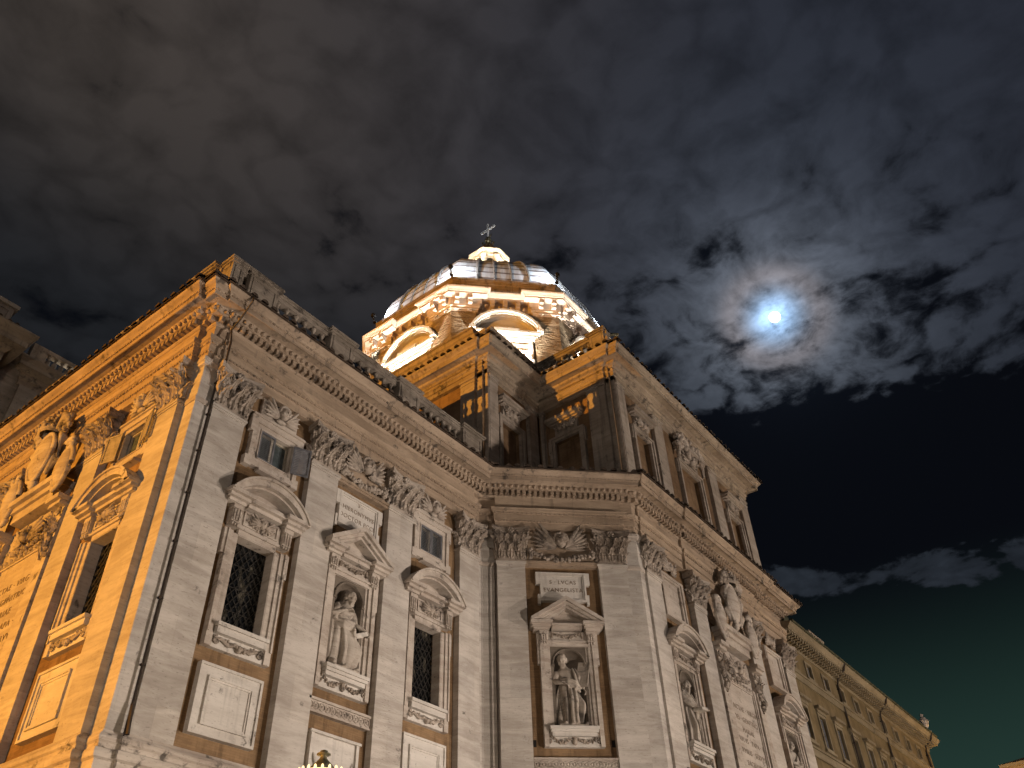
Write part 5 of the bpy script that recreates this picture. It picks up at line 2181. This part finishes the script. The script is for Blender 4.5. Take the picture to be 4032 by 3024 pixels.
mb.box(46.0, 48.3, YP - .55, YP - .35, 20.55, 20.62)
mb.box(46.0, 48.3, YP - .55, YP - .35, 21.05, 21.15)
pb = ppart("terrace_balustrade", mb, 'attic_corn')
for i in range(8):
    b_ = part("baluster", BAL, pb)
    b_.location = (46.2 + i * .28, YP - .45, 20.6)
    b_.scale = (.7, .7, .66)
point("palace_terrace_light", (47.2, YP + .1, 20.95), 14, (1., .85, .5), .08)
mb = MB()
mb.lathe([(.3, 20.5), (.32, 20.8), (.2, 20.9), (.12, 21.0), (.3, 21.25), (.36, 21.5), (.2, 21.75), (.1, 21.85), (.14, 22.0), (0, 22.1)], (67.9, YP - .4), 12)
for sx in (-1, 1): mb.tube([(67.9 + sx * .2, YP - .4, 21.2), (67.9 + sx * .5, YP - .4, 21.5), (67.9 + sx * .35, YP - .4, 21.8)], [.05, .08, .04], 6)
ppart("corner_finial", mb, 'trim')
for x, xe in ((50.2, 50.2), (57.5, 57.5), (67.0, 67.0)):
    mb = MB()
    mb.tube([(x, YP - .82, 20.42), (x, YP - .7, 20.05), (x, YP - .2, 19.62), (x, YP - .1, 19.3), (x, YP - .1, 10), (x, YP - .1, 0)], .065, 8)
    for z in (8, 12, 16, 19): mb.box(x - .1, x + .1, YP - .19, YP, z, z + .06)
    ppart("drainpipe", mb, 'pipe')

# ------------------------------------------------------------------ far house at the corner of the square
HO = empty("house", (90, -8, 0), "corner of an orange lit house roof low above the street", "house")
mb = MB()
mb.box(85.6, 98, -34, 12.0, 0, 21.6)
part("wall", mb.mesh("wall", M['housewall']), HO, B0)
mb = MB()
mb.box(85.0, 98.5, -34.5, 12.6, 21.6, 21.85)
mb.box(85.3, 98.3, -34.3, 12.3, 21.2, 21.59)
mb.add([(85.0, -34.5, 21.86), (98.5, -34.5, 21.86), (98.5, 12.6, 21.86), (85.0, 12.6, 21.86), (91.5, -27, 24.2), (91.5, 5, 24.2)], [(0, 1, 4), (1, 2, 5, 4), (2, 3, 5), (3, 0, 4, 5)])
part("roof", mb.mesh("roof", M['housewall']), HO, B0)
for i in range(8):
    mb = MB()
    for z in (6, 10.5, 15):
        mb.picture(-.7, .7, z, z + 2.4, .15, -.1, .02)
        mb.box(-.55, .55, -.02, .02, z + .15, z + 2.25)
    part("window", mb.mesh("window", M['shutter']), HO, (85.58, 8 - i * 5, 0), -PI / 2)
point("house_street_lamp_light", (74, 6, 6), 9000, (1., .6, .2), .3)

# ------------------------------------------------------------------ lit street lantern in front of the wing
SL = empty("street_lamp", (8.49, 9.84, 0), "lit old street lantern with a small hat-shaped cap in front of the wing", "street lamp")
lx, ly = 8.49, 9.84


def spart(name, mb, mat, smooth=True): return part(name, mb.mesh(name, M[mat], smooth), SL, B0)


mb = MB()
mb.lathe([(.22, 0), (.22, .3), (.14, .45), (.12, .9), (.08, 1.1), (.06, 1.3), (.055, 4.3), (.09, 4.35), (.07, 4.42), (.03, 4.5)], (lx, ly), 12)
spart("post", mb, 'iron')
mb = MB()
mb.lathe([(.33, 5.19), (.30, 5.22), (.17, 5.30), (.085, 5.39), (.05, 5.43), (.045, 5.47), (.10, 5.475), (.10, 5.49), (.06, 5.50), (.055, 5.53), (.0, 5.55)], (lx, ly), 20)
mb.lathe([(.36, 5.19), (.0, 5.20)], (lx, ly), 20)
spart("cap", mb, 'bronze')
mb = MB()
mb.lathe([(.35, 5.13), (.365, 5.15), (.35, 5.17)], (lx, ly), 20)
mb.lathe([(.17, 4.52), (.2, 4.54), (.17, 4.58)], (lx, ly), 20)
for i in range(6):
    a = 2 * PI * i / 6
    mb.tube([(lx + .345 * math.cos(a), ly + .345 * math.sin(a), 5.14), (lx + .18 * math.cos(a), ly + .18 * math.sin(a), 4.56)], .014, 5)
spart("frame", mb, 'iron')
mb = MB()
mb.lathe([(.33, 5.13), (.17, 4.58)], (lx, ly), 6)
spart("lit_glass", mb, 'lampglass', False)
mb = MB()
for i in range(22):
    a = 2 * PI * i / 22
    mb.ell((lx + .35 * math.cos(a), ly + .35 * math.sin(a), 5.215), (.022, .022, .045), 6, 5)
mb.lathe([(.345, 5.17), (.345, 5.21)], (lx, ly), 22)
spart("lit_fretwork", mb, 'fret')
point("street_lamp_light", (lx + .25, ly + .55, 4.9), 420, (1., .72, .38), .1)

# ------------------------------------------------------------------ the moon
mb = MB()
mb.ell((0, 0, 0), (30 * .98,) * 3, 32, 20)
thing("moon", mb.mesh("moon", M['moon'], True), tuple(Vector((0, 0, 1.6)) + MOON * 4500), 0, "full white moon glowing through broken cloud", "moon")
